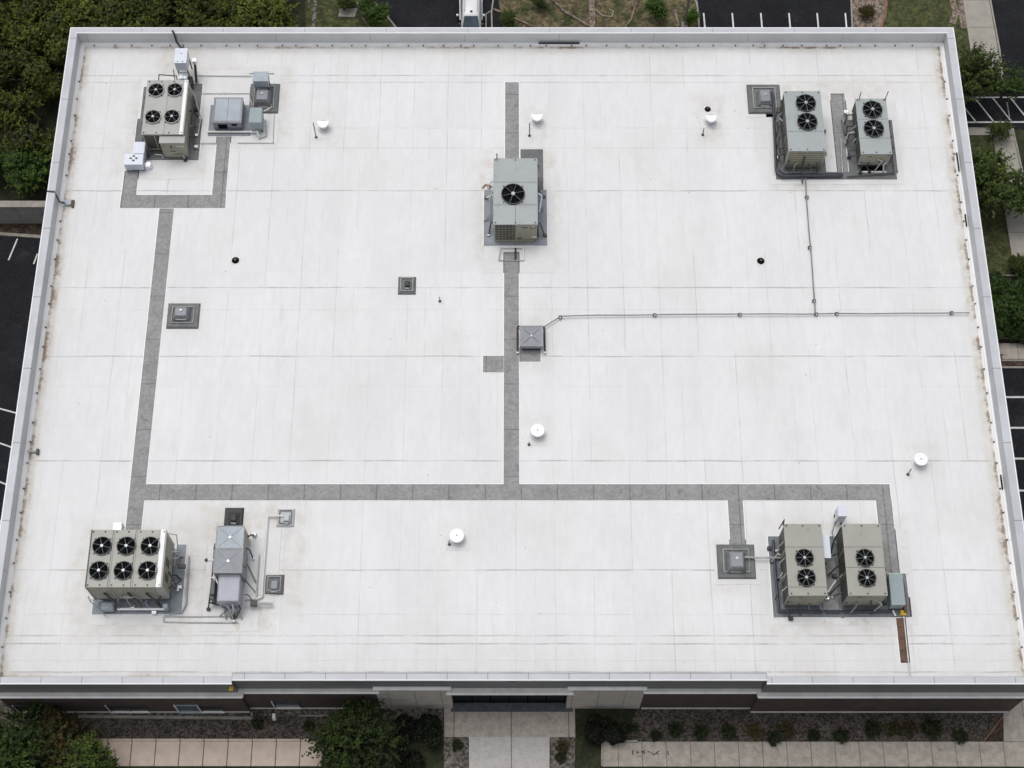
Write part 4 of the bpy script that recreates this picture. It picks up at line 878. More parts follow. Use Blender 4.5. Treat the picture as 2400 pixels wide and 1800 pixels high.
# --- duct train, front left
zt = D+2.7
qa = wrect(509.6, 571.8, 1232.5, 504.7, 570.6, 1286, zt); qb = wrect(504.7, 570.6, 1287, 498.6, 564.5, 1343, zt)
t = thing('duct_unit', ((qa[0]+qa[1])/2, qa[2], D), 'long stepped metal duct right of the six fan unit', 'duct')
MB().box(qa[0], qa[1], qa[2]+.02, qa[3], D+.3, zt).build('duct_section', M['galv'], t, bevel=.03); MB().box(qb[0], qb[1], qb[2], qb[3]-.02, D+.3, zt).build('duct_section', M['galv_dull'], t, bevel=.03)
zc = D+2.2; qc = wrect(513.3, 563.3, 1347, 509.6, 557.2, 1409, zc); MB().box(qc[0], qc[1], qc[2], qb[2]-.02, D+.5, zc).build('duct_section', M['galv_pale'], t, bevel=.03)
for (x0, x1, y0, y1), z in ((qa, zt), (qb, zt), (qc, zc)):
    mb = MB(); mb.tube([(x0, y0+.03, z), (x1, y0+.03, z), (x1, y1-.03, z), (x0, y1-.03, z), (x0, y0+.03, z)], .045, 6); mb.build('flange', M['steel'], t)
for (x0, x1, y0, y1) in (qa, qb):
    cx, cy = (x0+x1)/2, (y0+y1)/2; mb = MB(); mb.cyl(cx, cy, zt, zt+.06, .12, k=10)
    for a in ((x0, y0), (x1, y0), (x0, y1), (x1, y1)): mb.tube([(cx, cy, zt+.012), (cx+(a[0]-cx)*.85, cy+(a[1]-cy)*.85, zt+.004)], .018, 4)
    mb.build('crease', M['steel'], t)
mb = MB(); mb.box(qa[1], qa[1]+.03, qa[2]+.2, qa[3]-.2, D+1.0, zt-.4); mb.build('access_panel', M['panel_olive'], t)
MB().box(qb[0]+.1, qb[1]-.1, qb[2]+.2, qa[3]-.2, D, D+.3).build('base_frame', M['steel_dark'], t)
pipe(t, [(qb[0]-.25, qa[2]+.8, D+1.6), (qb[0]-.35, qb[2], D+1.2), (qb[0]-.5, qb[2]-1.7, D+.6), (qc[0]+.3, qc[2]+.1, D+.3)], .06, 'steel_dark'); pipe(t, [(qb[0], qb[2]+1.3, D+1.9), (qb[0]-.7, qb[2]+1.3, D+1.9)], .1, 'pipe_white'); MB().ball(qb[0]-.75, qb[2]+1.3, D+1.9, .15).build('valve', M['steel_dark'], t)
MB().box(qb[0]-.3, qb[0]-.02, qc[2]+.4, qb[2]-.2, D+.3, D+1.6).build('side_box', M['curb_dark'], t)
pipe(t, [(qc[1]+.1, qc[2]+.3, D+.7), (qc[1]+1.2, qc[2]+.3, D+.6), (qc[1]+2.4, qc[2]+.3, D+.4)], .1, 'steel'); MB().box(qc[1]+.7, qc[1]+1.2, qc[2]+.1, qc[2]+.5, D+.4, D+.8).build('valve', M['screw'], t)
for x in (.3, .9, 1.5): pipe(t, [(qc[0]+x, qc[2]-.05, D+.6), (qc[0]+x+.1, qc[2]-.8, D+.15)], .07, 'steel' if x != .9 else 'curb_black')
MB().box(qc[0]+.6, qc[1]-.3, qc[2]-.4, qc[2]-.1, D+.3, D+.8).build('fan_scroll', M['galv'], t, bevel=.1)
clutter(t, (qb[0], qb[1], qb[2]-1.9, qa[3]), zc, 'LR', 5, 17); clutter(t, qc, zc, 'F', 4, 18)
curb_fan((526, 571, 1190, 1236), (540, 555, 1203, 538, 556, 1222), .55, 'curb_black', 'curb_black', 'black square roof vent behind the stepped duct', cap=False, rim=False)
curb_fan((649, 691, 1193, 1236), (664, 678, 1204, 662, 680, 1222), .5, 'curb_pale', 'curb_pale', 'pale vent with white pipe, right of the stepped duct', cap=False, ringm='pad_edge')
curb_fan((621, 666, 1347, 1394), (633, 652, 1358, 632, 652, 1382), .55, 'curb_dark', 'galv_dull', 'dark curb vent at the lower end of the white pipe pair', cap=False)
run([(665, 1209), (627, 1209), (613, 1398), (600, 1404)], D+.3, .085, 'pipe_white', 'white pipe running down from the pale vent beside the stepped duct', name='drain_pipe')
run([(608, 1300), (603, 1370), (601, 1405), (575, 1406)], D+.2, .055, 'steel', 'grey pipe parallel to the white pipe, front left')
run([(387, 1441), (388, 1445), (540, 1445)], D+.1, .05, 'steel', 'upper of two thin conduits joining the six fan unit to the stepped duct')
run([(384, 1445), (384, 1458), (558, 1460)], D+.1, .05, 'steel', 'lower of two thin conduits joining the six fan unit to the stepped duct')
# --- front right pair
z1 = D+3.1; q = wrect(1834.3, 1925.8, 1229, 1854, 1936.4, 1394.7, z1)
t = twofan(q, D+.35, z1, 'cab_beige', 'left two fan beige unit of the front right pair', ((1885.5, 1307.2), (1890, 1353.6)), .66, (P(0, 1282, z1)[1], P(0, 1376, z1)[1]), rot=.1)
qL = q
for yy in (.8, 1.8, 3.1, 4.4): pipe(t, [(q[0]-.05, q[2]+yy, z1-.4), (q[0]-.3, q[2]+yy-.1, z1-1.2), (q[0]-.2, q[2]+yy-.3, D+.6)], .05, 'steel')
pipe(t, [(q[0]-.1, q[3]-.1, z1), (q[0]-.05, q[3]+.2, z1+.5), (q[0]-.4, q[3]-.3, z1-.2)], .045, 'steel_dark')
q = wrect(1972.2, 2061, 1229, 1992, 2081, 1394.7, z1)
t = twofan(q, D+.35, z1, 'cab_beige', 'right two fan beige unit of the front right pair', ((2027.4, 1307.2), (2031.9, 1354.4)), .66, (P(0, 1282, z1)[1], P(0, 1330, z1)[1]), rot=.35)
for yy in (1.5, 3.0): pipe(t, [(q[0]-.05, q[2]+yy, D+1.8), (q[0]-.5, q[2]+yy-.3, D+1.2), (q[0]-.9, q[2]+yy-.6, D+.4)], .06, 'steel_dark')
pipe(t, [(qL[1]+.1, q[2]+.7, D+1), (qL[1]+.6, q[2]+1.0, D+.9), (q[0]-.4, q[2]+1.9, D+.8)], .07, 'pipe_white')
pipe(t, [(q[0]-.1, q[3]-.2, z1-.2), (q[0]-.5, q[3]-.9, z1-1.5), (q[0]-.6, q[3]-1.6, D+.5)], .06, 'steel_dark')
z2 = D+2.5; q2 = wrect(1926, 1943, 1253.5, 1931, 1947, 1307, z2)
t = legs_box('control_box', (qL[1]+.08, q2[1], q2[2], q2[3]), D+1.2, z2, 'white_box', 'narrow white panel box between the two front right beige units', 'enclosure')
z2 = D+2.2; q2 = wrect(1964, 1984, 1185, 1965.6, 1985, 1209, z2)
t = legs_box('control_box', q2, D+.8, z2, 'white_box', 'small white box on a post behind the right beige unit', 'enclosure'); pipe(t, [(q2[0]-.1, q2[2]-.1, D+1.2), (q2[0]-.3, q2[2]-.8, D+.6), (q2[0]-.1, q2[2]-1.4, D+.4)], .06, 'steel')
z2 = D+1.5; q2 = wrect(2082, 2114, 1344.5, 2092, 2122, 1417, z2)
t = legs_box('electrical_cabinet', q2, D+.35, z2, 'elec_green', 'grey green electrical cabinet right of the right beige unit, yellow tag', 'enclosure')
MB().box(q2[1]-.15, q2[1]+.3, q2[2]-.5, q2[2]-.1, D+.1, D+.4).build('valve_tag', M['yellow'], t, bevel=.02); pipe(t, [(q2[0]+.3, q2[2]-.1, D+.35), (q2[0]+.5, q2[2]-.5, D+.2)], .08, 'pipe_white'); MB().box(q2[1]+.12, q2[1]+.32, q2[2]-.3, q2[3]-.1, D, D+.6).build('side_channel', M['pad_brown'], t)
run([(2118, 1440), (2120, 1460), (2129, 1546), (2134, 1590)], D+.2, .06, 'steel', 'pale conduit laid along the rusty brown walkway strip')
run([(1812, 1266), (1818, 1350), (1826, 1432), (1950, 1433), (2088, 1432)], D+.35, .12, 'blue_pipe', 'thick blue black pipe bending round the front right pair', name='refrigerant_pipe')
curb_fan((1680, 1770, 1276, 1358), (1711, 1743.6, 1292, 1711, 1745, 1330), 1.1, label='large grey exhaust fan on square dark curb left of the front right pair', hm='galv_dull')
run([(1745, 1306), (1780, 1307), (1830, 1307)], D+.5, .08, 'steel', 'grey conduit joining the large curb fan to the left beige unit')
# --- round and half round vents
def vent(px, py, rpx, half, label):
    z = D+.85; p = P(px, py, z); r = rpx*mpp(py, z)
    t = thing('roof_vent', (p[0], p[1], D), label, 'vent', 'white roof vents')
    MB().cyl(p[0], p[1], D, D+.1, r*1.15, r*1.05, 20).build('base', M['patch'], t); MB().cyl(p[0], p[1], D+.1, z-.15, r*.72, r*.72, 18).build('neck', M['curb_pale'], t)
    if half:
        pts = [(p[0]+r*math.cos(a), p[1]+.35*r+r*1.35*math.sin(a)) for a in [math.pi+i*math.pi/16 for i in range(17)]]
        MB().prism(pts, z-.14, z).build('cap', M['white_cap'], t, bevel=.03)
    else: MB().cyl(p[0], p[1], z-.14, z, r, r*.96, 32).build('cap', M['white_cap'], t, bevel=.02); MB().box(p[0]-.04, p[0]+.04, p[1]-.04, p[1]+.04, z, z+.03).build('fixing', M['screw'], t)
vent(757, 287, 14.5, True, 'half round white vent, leftmost in the back row'); vent(1258.6, 271, 14.5, True, 'half round white vent beside the centre walkway'); vent(1667, 274, 14, True, 'half round white vent with black drain behind it')
vent(1260, 1008, 17, False, 'round white vent just right of the centre walkway'); vent(1070.5, 1254.7, 17.8, False, 'round white vent below the long cross walkway'); vent(2159, 1075.5, 16.5, False, 'round white vent near the right parapet')
def drain(px, py, rp, label):
    p = P(px, py, D); r = rp*mpp(py, D)
    t = thing('roof_drain', p, label, 'roof drain', 'black roof drains'); MB().cyl(p[0], p[1], D, D+.03, r*1.25, r*1.15, 16).build('collar', M['patch'], t)
    MB().cyl(p[0], p[1], D+.03, D+.18, r, r*.75, 12).build('strainer', M['black'], t); MB().cyl(p[0], p[1], D+.18, D+.22, r*.35, r*.3, 8).build('knob', M['steel_dark'], t)
drain(552, 610.6, 9, 'black roof drain right of the long left walkway'); drain(1783, 612, 9, 'black roof drain left of the gas pipe'); drain(1658.5, 256.6, 7.5, 'black roof drain behind a half round vent')
def post(px, py, h, r, label, lean=0):
    p = P(px, py, D); t = thing('vent_pipe', p, label, 'vent pipe', 'thin vent pipes')
    MB().cyl(p[0], p[1], D, D+.14, .14, .09, 10).build('boot', M['steel_dark'], t); MB().tube([(p[0], p[1], D+.1), (p[0]+lean, p[1], D+h)], r).build('pipe', M['pipe_grey'], t)
for a in ((741, 322, 2.3, .05, 'tall thin pipe left of the leftmost half round vent'), (1241, 318, 2.0, .05, 'tall thin pipe below the half round vent by the centre walkway'), (1647, 316, .9, .06, 'short pipe below the half round vent at the black drain'),
          (2128, 1112, 1.2, .05, 'thin pipe beside the round vent near the right parapet'), (1240, 1042, .5, .05, 'stubby pipe below the round vent by the centre walkway'), (1053, 1276, .9, .05, 'thin pipe beside the round vent below the cross walkway'), (1031, 706, .8, .04, 'thin pipe standing right of the small square curb vent')): post(*a)
a = P(541, 1612, 8.3); o = MB().box(a[0]-.14, a[0]+.16, YW-.3, YW+.02, 8.2, 8.35).build('wall_lamp', M['yellow'], org=(a[0], YW, 8.3)); tag(o, 'yellow fitting hung at the corner of the left wing', 'lamp')
a = P(643, 1682, .6); t = thing('sign_post', (a[0], a[1]+.3, 0), 'white sign on a short post before the small middle window', 'sign')
MB().box(a[0]-.12, a[0]+.16, a[1]-.2, a[1]+.25, .5, 1.2, top=(.03, .05)).build('panel', M['white_trim'], t); MB().box(a[0]-.04, a[0]+.06, a[1]-.05, a[1]+.05, 0, .5).build('post', M['steel_dark'], t)
a = P(37, 512); 
# retaining wall, left
x0 = P(-150, 520)[0]; mb = MB(); yb = P(0, 524)[1]; mb.box(x0, -38.5, yb, yb+.5, 0, 2.9)
o = mb.build('retaining_wall', M['block']); tag(o, 'pale concrete block retaining wall left of the building', 'wall')
mb = MB(); mb.box(x0, -38.5, yb-.05, yb+.6, 2.9, 3.05); o2 = mb.build('cap_course', M['kerb']); o2.parent = o
# concrete pad and post, top lawn
o = MB().prism([P(a, b)[:2] for a, b in ((797, 22), (838, 22), (832, 42), (793, 41))], 0, .18).build('concrete_slab', M['kerb'], bevel=.03); tag(o, 'pale concrete slab in the grass behind the building', 'slab')
a = P(843, 46); o = MB().tube([a, (a[0], a[1], 2.6)], .08).build('post', M['pipe_grey']); tag(o, 'thin grey post beside the concrete slab', 'post')
mb = MB(); strip(mb, [(742, -40), (738, 20), (734, 64), (732, 110)], .35, 0, .05); strip(mb, [(726, -40), (724, 22)], .15, 0, .05); struct(mb.build('garden_edging', M['gravel_pale']))
mb = MB(); strip(mb, [(850, 43), (862, 60), (880, 90)], .14, 0, .15); struct(mb.build('garden_edging', M['mulch_tan']))
# ground pipes behind
for pts, r, lab in ((((1275, -20), (1320, 27), (1400, 74)), .13, 'long pinkish pipe lying diagonally across the dirt verge'), (((1500, -20), (1480, 45), (1466, 66)), .09, 'thin pale pipe lying on the verge right of the long pink one'),
                    (((1155, 22), (1200, 42), (1245, 62), (1280, 80)), .11, 'pale kerb log left on the verge by the white van'), (((1392, -30), (1393, 80)), .1, 'straight pinkish pipe crossing the verge front to back'), (((1395, 22), (1412, 38), (1434, 40), (1438, 28), (1428, 22)), .06, 'curled hose on the verge'), (((1582, 26), (1590, 66)), .16, 'short weathered log beside the lamp pole')):
    o = MB().tube([(*P(a, b)[:2], r) for a, b in pts], r).build('ground_pipe' if 'log' not in lab else 'log', M['mulch_tan' if 'pink' in lab or 'log' in lab else 'kerb']); tag(o, lab, 'pipe' if 'log' not in lab else 'log')
mb = MB(); strip(mb, [(1386, -30), (1387, 110)], .5, 0, .03); struct(mb.build('dirt_path', M['mulch_tan']))
a = P(1604, 64); t = thing('light_pole', a, 'grey lamp pole with pale flat head behind the back parapet', 'lamp post')
MB().tube([a, (a[0], a[1], 4.4)], .11).build('pole', M['pipe_grey'], t); MB().box(a[0]-.33, a[0]+.38, a[1]-.1, a[1]+1.7, 4.4, 4.6).build('lamp_head', M['white_box'], t, bevel=.04); MB().box(a[0]-.12, a[0]+.12, a[1]-.1, a[1]+.3, 4.6, 4.75).build('photocell', M['galv_dull'], t)
MB().box(a[0]-.3, a[0]+.3, a[1]-.3, a[1]+.3, 0, .5).build('base', M['kerb'], t)
mb = MB(); strip(mb, [(1614, 26), (1633, 26)], .14, 0, .13); struct(mb.build('kerb', M['kerb']))

# ================================================================ vehicles
def loft(secs, m, name, parent, smooth=True):
    mb = MB(); rings = []
    for (x, hw, z0, z1, ht) in secs:     # station, half width low, bottom, top, half width top
        pr = []
        for (a, b) in ((-hw*.96, z0), (-hw, z0+(z1-z0)*.25), (-hw, z0+(z1-z0)*.6), (-ht, z1-.04), (-ht*.85, z1), (0, z1+.015), (ht*.85, z1), (ht, z1-.04), (hw, z0+(z1-z0)*.6), (hw, z0+(z1-z0)*.25), (hw*.96, z0)):
            pr.append(mb.b.verts.new((a, x, b)))
        rings.append(pr)
    for r0, r1 in zip(rings, rings[1:]):
        for i in range(len(r0)): mb.b.faces.new((r0[i], r0[(i+1) % len(r0)], r1[(i+1) % len(r0)], r1[i]))
    mb.b.faces.new(rings[0]); mb.b.faces.new(rings[-1][::-1])
    return mb.build(name, M[m], parent, smooth=smooth, org=(0, 0, 0))
def car(loc, rz, paint, label, van=False, name='parked_car'):
    """nose towards local -Y"""
    t = thing(name, loc, label, 'van' if van else 'car'); t['_o'] = (0, 0, 0); t.rotation_euler = (0, 0, rz)
    if van:
        loft([(-2.7, .75, .45, .85, .7), (-2.6, .93, .35, 1.0, .85), (-1.6, .97, .3, 1.15, .88), (2.5, .97, .3, 1.1, .9), (2.6, .9, .4, 1.0, .85)], paint, 'body', t)
        loft([(-1.62, .88, 1.0, 1.12, .86), (-.75, .86, 1.0, 1.86, .68), (-.5, .87, 1.0, 1.95, .72), (2.2, .87, 1.0, 1.97, .74), (2.55, .86, 1.0, 1.75, .7)], paint, 'cabin', t)
        ws = MB().quad((-.80, -1.60, 1.20), (.80, -1.60, 1.20), (.66, -.84, 1.91), (-.66, -.84, 1.91)).build('windscreen', M['door_glass'], t, org=(0, 0, 0))
        md = ws.modifiers.new('solid', 'SOLIDIFY'); md.thickness = .05; md.offset = 1
        mb = MB(); mb.box(-.80, .80, -1.68, -1.58, 1.14, 1.18); mb.build('wiper_cowl', M['black'], t, org=(0, 0, 0))
        for s in (-1, 1):
            MB().tube([(s*.62, -.4, 2.0), (s*.62, 2.2, 2.02)], .035, 6).build('roof_rail', M['steel'], t, org=(0, 0, 0))
            MB().box(s*1.12-.12, s*1.12+.12, -1.35, -1.15, 1.05, 1.25).build('mirror', M['screw'], t, bevel=.04, org=(0, 0, 0))
            MB().box(min(s*.88, s*.9), max(s*.88, s*.9), -.6, 2.2, 1.15, 1.6).build('side_window', M['dark_glass'], t, org=(0, 0, 0))
        MB().cyl(.02, -.35, 1.99, 2.03, .16, .1, 5).build('roof_aerial', M['screw'], t, org=(0, 0, 0))
    else:
        loft([(-2.25, .62, .4, .62, .55), (-2.15, .84, .3, .72, .75), (-1.2, .9, .25, .92, .8), (1.7, .9, .25, .95, .8), (2.2, .8, .35, .85, .7)], paint, 'body', t)
        loft([(-1.25, .78, .8, .93, .76), (-.35, .78, .8, 1.38, .58), (.9, .78, .8, 1.40, .58), (1.75, .76, .8, .98, .7)], 'dark_glass', 'cabin_glass', t)
        loft([(-.38, .6, 1.36, 1.40, .57), (-.2, .61, 1.36, 1.43, .58), (.85, .61, 1.36, 1.43, .58), (.98, .6, 1.34, 1.38, .57)], paint, 'roof', t)
        for s in (-1, 1): MB().box(s*.98-.1, s*.98+.1, -.95, -.8, .9, 1.03).build('mirror', M[paint], t, bevel=.03, org=(0, 0, 0)); MB().box(s*.6-.16, s*.6+.16, -2.23, -2.05, .56, .68).build('headlight', M['hub'], t, bevel=.03, org=(0, 0, 0))
    wb = 1.7 if van else 1.35
    for s in (-1, 1):
        for y in (-wb, wb):
            MB().tube([(s*.72, y, .33), (s*.93, y, .33)], .33, 16).build('wheel', M['tyre'], t, org=(0, 0, 0))
    return t
a = P(1104, 50, 1.5); car((a[0], a[1]+1.15, .02), 0, 'car_white', 'white van with teal windscreen in the lane behind the building', True, 'van')
mb = MB()
for x in (1078.5, 1130): strip(mb, [(x-1, -60), (x, 47)], .12, .02, .03)
struct(mb.build('lane_lines', M['paint']))
for px, y0, y1 in ((1073, 26, 48), (1134.5, 48, 48)):
    a = P(px, y1); t = thing('bollard', a, 'white topped bollard left of the van' if px < 1100 else 'white topped bollard right of the van', 'bollard', 'bollards by the van')
    MB().cyl(a[0], a[1], 0, .8, .09, k=10).build('post', M['steel_dark'], t); MB().ball(a[0], a[1], .85, .13).build('cap', M['white_cap'], t)
a = P(2386, 1261, .7); car((a[0]+1.4, a[1], .02), R(-90), 'car_blue', 'dark blue car nose in at the right edge')
a = P(2384, 1333, .7); car((a[0]+1.7, a[1]-.2, .02), R(-90), 'car_white', 'white car parked nose in below the dark blue one')

# ================================================================ vegetation
def crown_mesh(name, seed, r, h, n_leaf, size, spiky, m):
    rd = random.Random(seed); vs = []; fs = []; tone = []
    lobes = []
    for i in range(9 if not spiky else 12):
        a = rd.uniform(0, 6.28); d = r*math.sqrt(rd.random())*.72; lr = r*rd.uniform(.28, .5)
        lobes.append((d*math.cos(a), d*math.sin(a), h*rd.uniform(.45, .8)*(1-.35*(d/r)**2), lr, rd.uniform(-.25, .25)))
    lobes.append((0, 0, h*.72, r*.5, 0))
    k = 0
    def leaf(c, nn, sz, tn, el=1.6):
        nonlocal k
        t1 = nn.orthogonal().normalized(); t1 = Matrix.Rotation(rd.uniform(0, 6.28), 3, nn) @ t1; t2 = nn.cross(t1)
        a, b = t1*sz*el*.5, t2*sz*.5
        vs.extend([c-a, c+b, c+a, c-b]); fs.append((k, k+1, k+2, k+3)); tone.append(tn); k += 4
    if not spiky:
        for i in range(n_leaf):
            L = rd.choice(lobes); v = Vector((rd.gauss(0, 1), rd.gauss(0, 1), rd.gauss(.35, 1))).normalized()
            rr_ = L[3]*(1 if rd.random() < .7 else rd.uniform(.5, 1.15)); c = Vector(L[:3])+Vector((v.x*rr_, v.y*rr_, v.z*rr_*.8))
            nn = (v+Vector((rd.gauss(0, .6), rd.gauss(0, .6), rd.gauss(.3, .6)))).normalized()
            leaf(c, nn, size*rd.uniform(.6, 1.3), max(0, min(1, rd.betavariate(1.4, 2.6)+L[4]*.5)))
    else:
        for i in range(n_leaf//14):
            L = rd.choice(lobes); v = Vector((rd.gauss(0, 1), rd.gauss(0, 1), rd.gauss(.5, .8))).normalized()
            st = Vector(L[:3])+v*L[3]*.4; ln = L[3]*rd.uniform(.7, 1.25); bend = Vector((rd.gauss(0, .25), rd.gauss(0, .25), .25)); tb = rd.betavariate(1.5, 2.2)
            for j in range(14):
                f = (j+1)/14; c = st+v*ln*f+bend*ln*f*f*.5+Vector((rd.gauss(0, .07), rd.gauss(0, .07), rd.gauss(0, .05)))
                nn = Vector((rd.gauss(0, .5), rd.gauss(0, .5), 1)).normalized(); leaf(c, nn, size*(1.15-.6*f)*rd.uniform(.7, 1.2), max(0, min(1, tb*.6+f*.4+rd.gauss(0, .12))), 2.0)
    me = bpy.data.meshes.new(name); me.from_pydata(vs, [], fs); a = me.attributes.new('tone', 'FLOAT', 'FACE'); a.data.foreach_set('value', tone); me.materials.append(M[m]); return me
def limbs_mesh(seed, r, h):
    rd = random.Random(seed); mb = MB(); mb.cyl(0, 0, 0, h*.55, .19, .1, 8)
    for i in range(7):
        a = i*.9+rd.uniform(-.3, .3); z = h*rd.uniform(.25, .5); mb.tube([(0, 0, z), (r*.35*math.cos(a), r*.35*math.sin(a), z+h*.15), (r*.7*math.cos(a), r*.7*math.sin(a), z+h*.28)], .055, 5)
    me = bpy.data.meshes.new('trunk'); mb.b.to_mesh(me); mb.b.free(); me.materials.append(M['bark']); return me
TR = {}
def tree(kind, x, y, s, label, rz=None, name='tree', cat='tree', group=None, mats=None, z=0.):
    if kind not in TR:
        r, h, n_, sz, sp, m, sd = KINDS[kind]; TR[kind] = (crown_mesh('crown', sd, r, h, n_, sz, sp, m), limbs_mesh(sd, r, h))
    t = thing(name, (x, y, z), label, cat, group); t.rotation_euler = (0, 0, random.uniform(0, 6.28) if rz is None else rz); t.scale = (s, s, s)
    for nm, me in zip(('crown' if cat == 'tree' else 'foliage', 'trunk' if cat == 'tree' else 'stem'), TR[kind]):
        o = bpy.data.objects.new(nm, me); C.objects.link(o); o.parent = t
    return t
KINDS = {'wood1': (3.2, 6.5, 6500, .26, False, 'leaf', 11), 'wood2': (3.2, 6.8, 6500, .26, False, 'leaf', 23), 'wood3': (3.3, 6.2, 6500, .28, True, 'leaf', 37),
         'bright': (2.5, 5.0, 6500, .20, True, 'leaf_lime', 5), 'open': (3.0, 6.0, 4600, .21, True, 'leaf_deep', 61), 'open2': (3.3, 6.0, 5600, .22, True, 'leaf_deep', 67),
         'spiky': (3.0, 4.6, 8500, .20, True, 'leaf_front', 43), 'olive': (2.2, 4.0, 4200, .22, True, 'leaf_olive', 51), 'deep': (2.4, 4.2, 6000, .22, True, 'leaf_deep', 53),
         'hedge': (1.6, 2.4, 3000, .2, False, 'leaf_bright', 71), 'tuft': (.62, .75, 420, .15, True, 'leaf_tuft', 81), 'tuft_red': (.62, .7, 320, .14, True, 'leaf_olive', 83), 'wispy': (2.6, 4.5, 1300, .2, True, 'leaf_bright', 91), 'shade': (1.4, 1.6, 2600, .17, False, 'leaf_dark', 87)}
# the wood, back left
rd = random.Random(21); spots = []
y = 74.5
row = 0
while y < 110:
    xmax = -44.2 if y < 91.5 else -23.4
    x = -60+(row % 2)*1.9
    while x <= xmax:
        spots.append((x+rd.uniform(-.7, .7), y+rd.uniform(-.7, .7))); x += 3.8
    y += 3.5; row += 1
fill = 0
for i, (x, y) in enumerate(spots):
    if x > -23 and y > 91: x = -23.5
    xx = (x*F/(y*C_+(CAMH-4)*S_))+1200
    if xx < -60: continue
    if y < 79.5 and x > -49.5: continue
    s = rd.uniform(.75, 1.08); kd = ('wood1', 'wood2', 'wood3')[i % 3]
    if y > 91.5 and y-3.2*s < 90.6: y = 90.8+3.2*s
    t = tree(kd, x, y, s, 'dark green tree in the dense wood behind and left of the building', group='trees of the dense wood')
    fill += 1
a = P(58, 400, 3.2); tree('bright', a[0], a[1], 1.0, 'brighter green feathery tree by the retaining wall, left edge')
a = P(10, 330, 2.5); tree('olive', a[0], a[1], .9, 'small olive toned tree at the left edge above the feathery tree')
# bushes beside the lane
for i, (px, py, s, k_, lab) in enumerate(((862, 20, .45, 'bright', 'low green bush between the slab and the lane kerb'), (885, 48, .5, 'bright', 'green bush at the lane kerb nearest the parapet'), (815, 6, .4, 'deep', 'dark shrub behind the concrete slab'), (1190, 56, .45, 'deep', 'dark bush on the verge right of the van'), (1262, 8, .35, 'deep', 'dark shrub at the top of the verge'), (1620, 45, .35, 'bright', 'small bush between lamp pole and lot kerb'), (1540, 30, .5, 'bright', 'green bush left of the lamp pole'), (2030, 25, .35, 'olive', 'sparse shrub in the tan mulch island'))):
    a = P(px, py, .8); tree(k_, a[0], a[1], s, lab, name='bush', cat='bush')
# right side
a = P(2284, 170, 4.2); tree('open2', a[0], a[1], .92, 'loose leafed tree over the sidewalk, top right', rz=.4)
a = P(2362, 195, 3); tree('wispy', a[0], a[1], .85, 'small thin tree reaching over the lane, top right', rz=2)
a = P(2318, 425, 3.6); tree('open2', a[0], a[1], .95, 'dark tree between the lawn and the right sidewalk', rz=1.2)
a = P(2390, 445, 3.2); tree('open', a[0], a[1], .8, 'open dark tree across the right sidewalk', rz=3)
a = P(2345, 300, 1.5); tree('open2', a[0], a[1], .35, 'small sapling at the kerb corner below the hatched marking', rz=3)
for i, (px, py, s) in enumerate(((2325, 685, 1.2), (2368, 690, 1.1), (2410, 690, 1.2), (2330, 735, 1.2), (2380, 745, 1.25), (2420, 740, 1.2), (2350, 715, 1.1), (2345, 765, .8), (2395, 775, .8))):
    a = P(px, py, 1.2); tree('hedge', a[0], a[1], s, ('one of the dense green shrubs massed beside the right parapet'), name='shrub', cat='shrub', group='shrubs massed beside the right parapet')
a = P(2385, 628, 1.0); tree('deep', a[0], a[1], .45, 'leggy bush over the right sidewalk above the shrub mass', name='bush', cat='bush')
a = P(2337, 838, .5); tree('tuft', a[0], a[1], .9, 'small weed at the sidewalk edge below the shrub mass', name='bush', cat='bush')
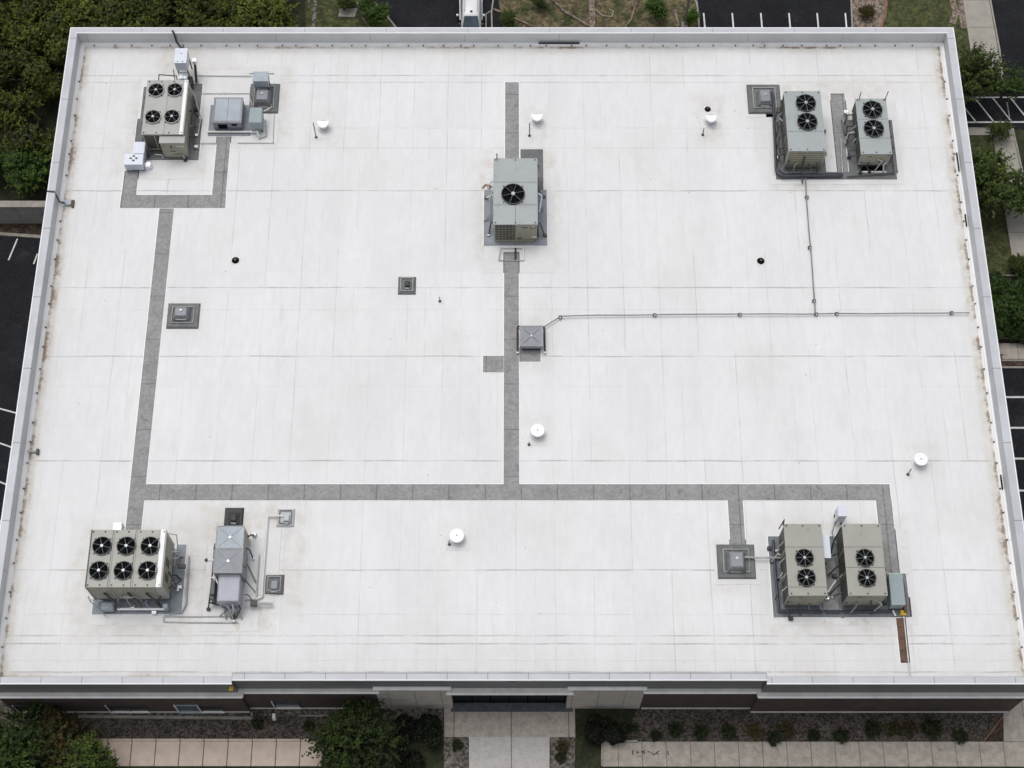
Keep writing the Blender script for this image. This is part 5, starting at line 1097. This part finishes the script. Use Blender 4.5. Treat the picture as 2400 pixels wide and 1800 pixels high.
# front
a = P(40, 1755, 2.6); tree('spiky', a[0], a[1], 1.1, 'feathery green tree in the front left corner', rz=.3)
a = P(142, 1715, 2.6); tree('olive', a[0], a[1], 1.0, 'olive brown feathery tree right of the front left corner tree', rz=1)
a = P(205, 1775, 2.0); tree('deep', a[0], a[1], .95, 'darker feathery tree by the start of the front left sidewalk', rz=2)
a = P(835, 1748, 2.7); tree('spiky', a[0], a[1], 1.12, 'large feathery green tree left of the entrance', rz=4)
for i, (px, py, s, lab) in enumerate(((955, 1712, 1.0, 'dark shrub left of the entrance plaza, nearest the feathery tree'), (1005, 1712, 1.0, 'dark shrub touching the left side of the entrance plaza'), (1398, 1714, .9, 'left half of the dark rounded hedge right of the entrance'), (1440, 1714, .9, 'right half of the dark rounded hedge right of the entrance'), (960, 1790, .9, 'dark shrub at the bottom edge left of the entrance walk'))):
    a = P(px, py, .7); tree('shade', a[0], a[1], s, lab, name='shrub', cat='shrub')
tf = ((490, 270), (617, 282), (755, 280), (880, 285), (975, 312), (1042, 275), (1168, 302), (1313, 308), (1465, 268), (1565, 270), (1645, 275), (1760, 272), (1900, 312), (390, 305), (290, 262))
for i, (u, v) in enumerate(sorted(tf)):
    a = P(1350+u/2.1067, 1580+v/2.1067, .3); red = u in (880, 1042, 1565, 1645)
    o = tree('tuft_red' if red else 'tuft', a[0], a[1], {1760: 1.5, 1465: 1.25, 390: .8, 290: .6, 1168: .9}.get(u, 1.1), '', name='grass_tuft', cat='plant', group='low plants in the front gravel bed')
    o['label'] = ('%s plant in the gravel bed right of the entrance, %s from the hedge' % ('reddish low' if red else 'dark green low', ['first', 'second', 'third', 'fourth', 'fifth', 'sixth', 'seventh', 'eighth', 'ninth', 'tenth', 'eleventh', 'twelfth', 'thirteenth', 'fourteenth', 'fifteenth'][i]))
for px, py, lab in ((605, 1697, 'dark plant in gravel below the left wing corner'), (722, 1702, 'dark plant in gravel right of the white sign'), (1070, 1747, 'small plant in the gravel left of the entrance walk'), (1318, 1749, 'small rusty plant in the gravel right of the entrance walk'), (1316, 1775, 'dark little plant at the bottom right of the entrance walk')):
    a = P(px, py, .3); tree('tuft_red' if 'rusty' in lab else 'tuft', a[0], a[1], .85, lab, name='grass_tuft', cat='plant')
for o in bpy.data.objects:
    if '_o' in o: del o['_o']
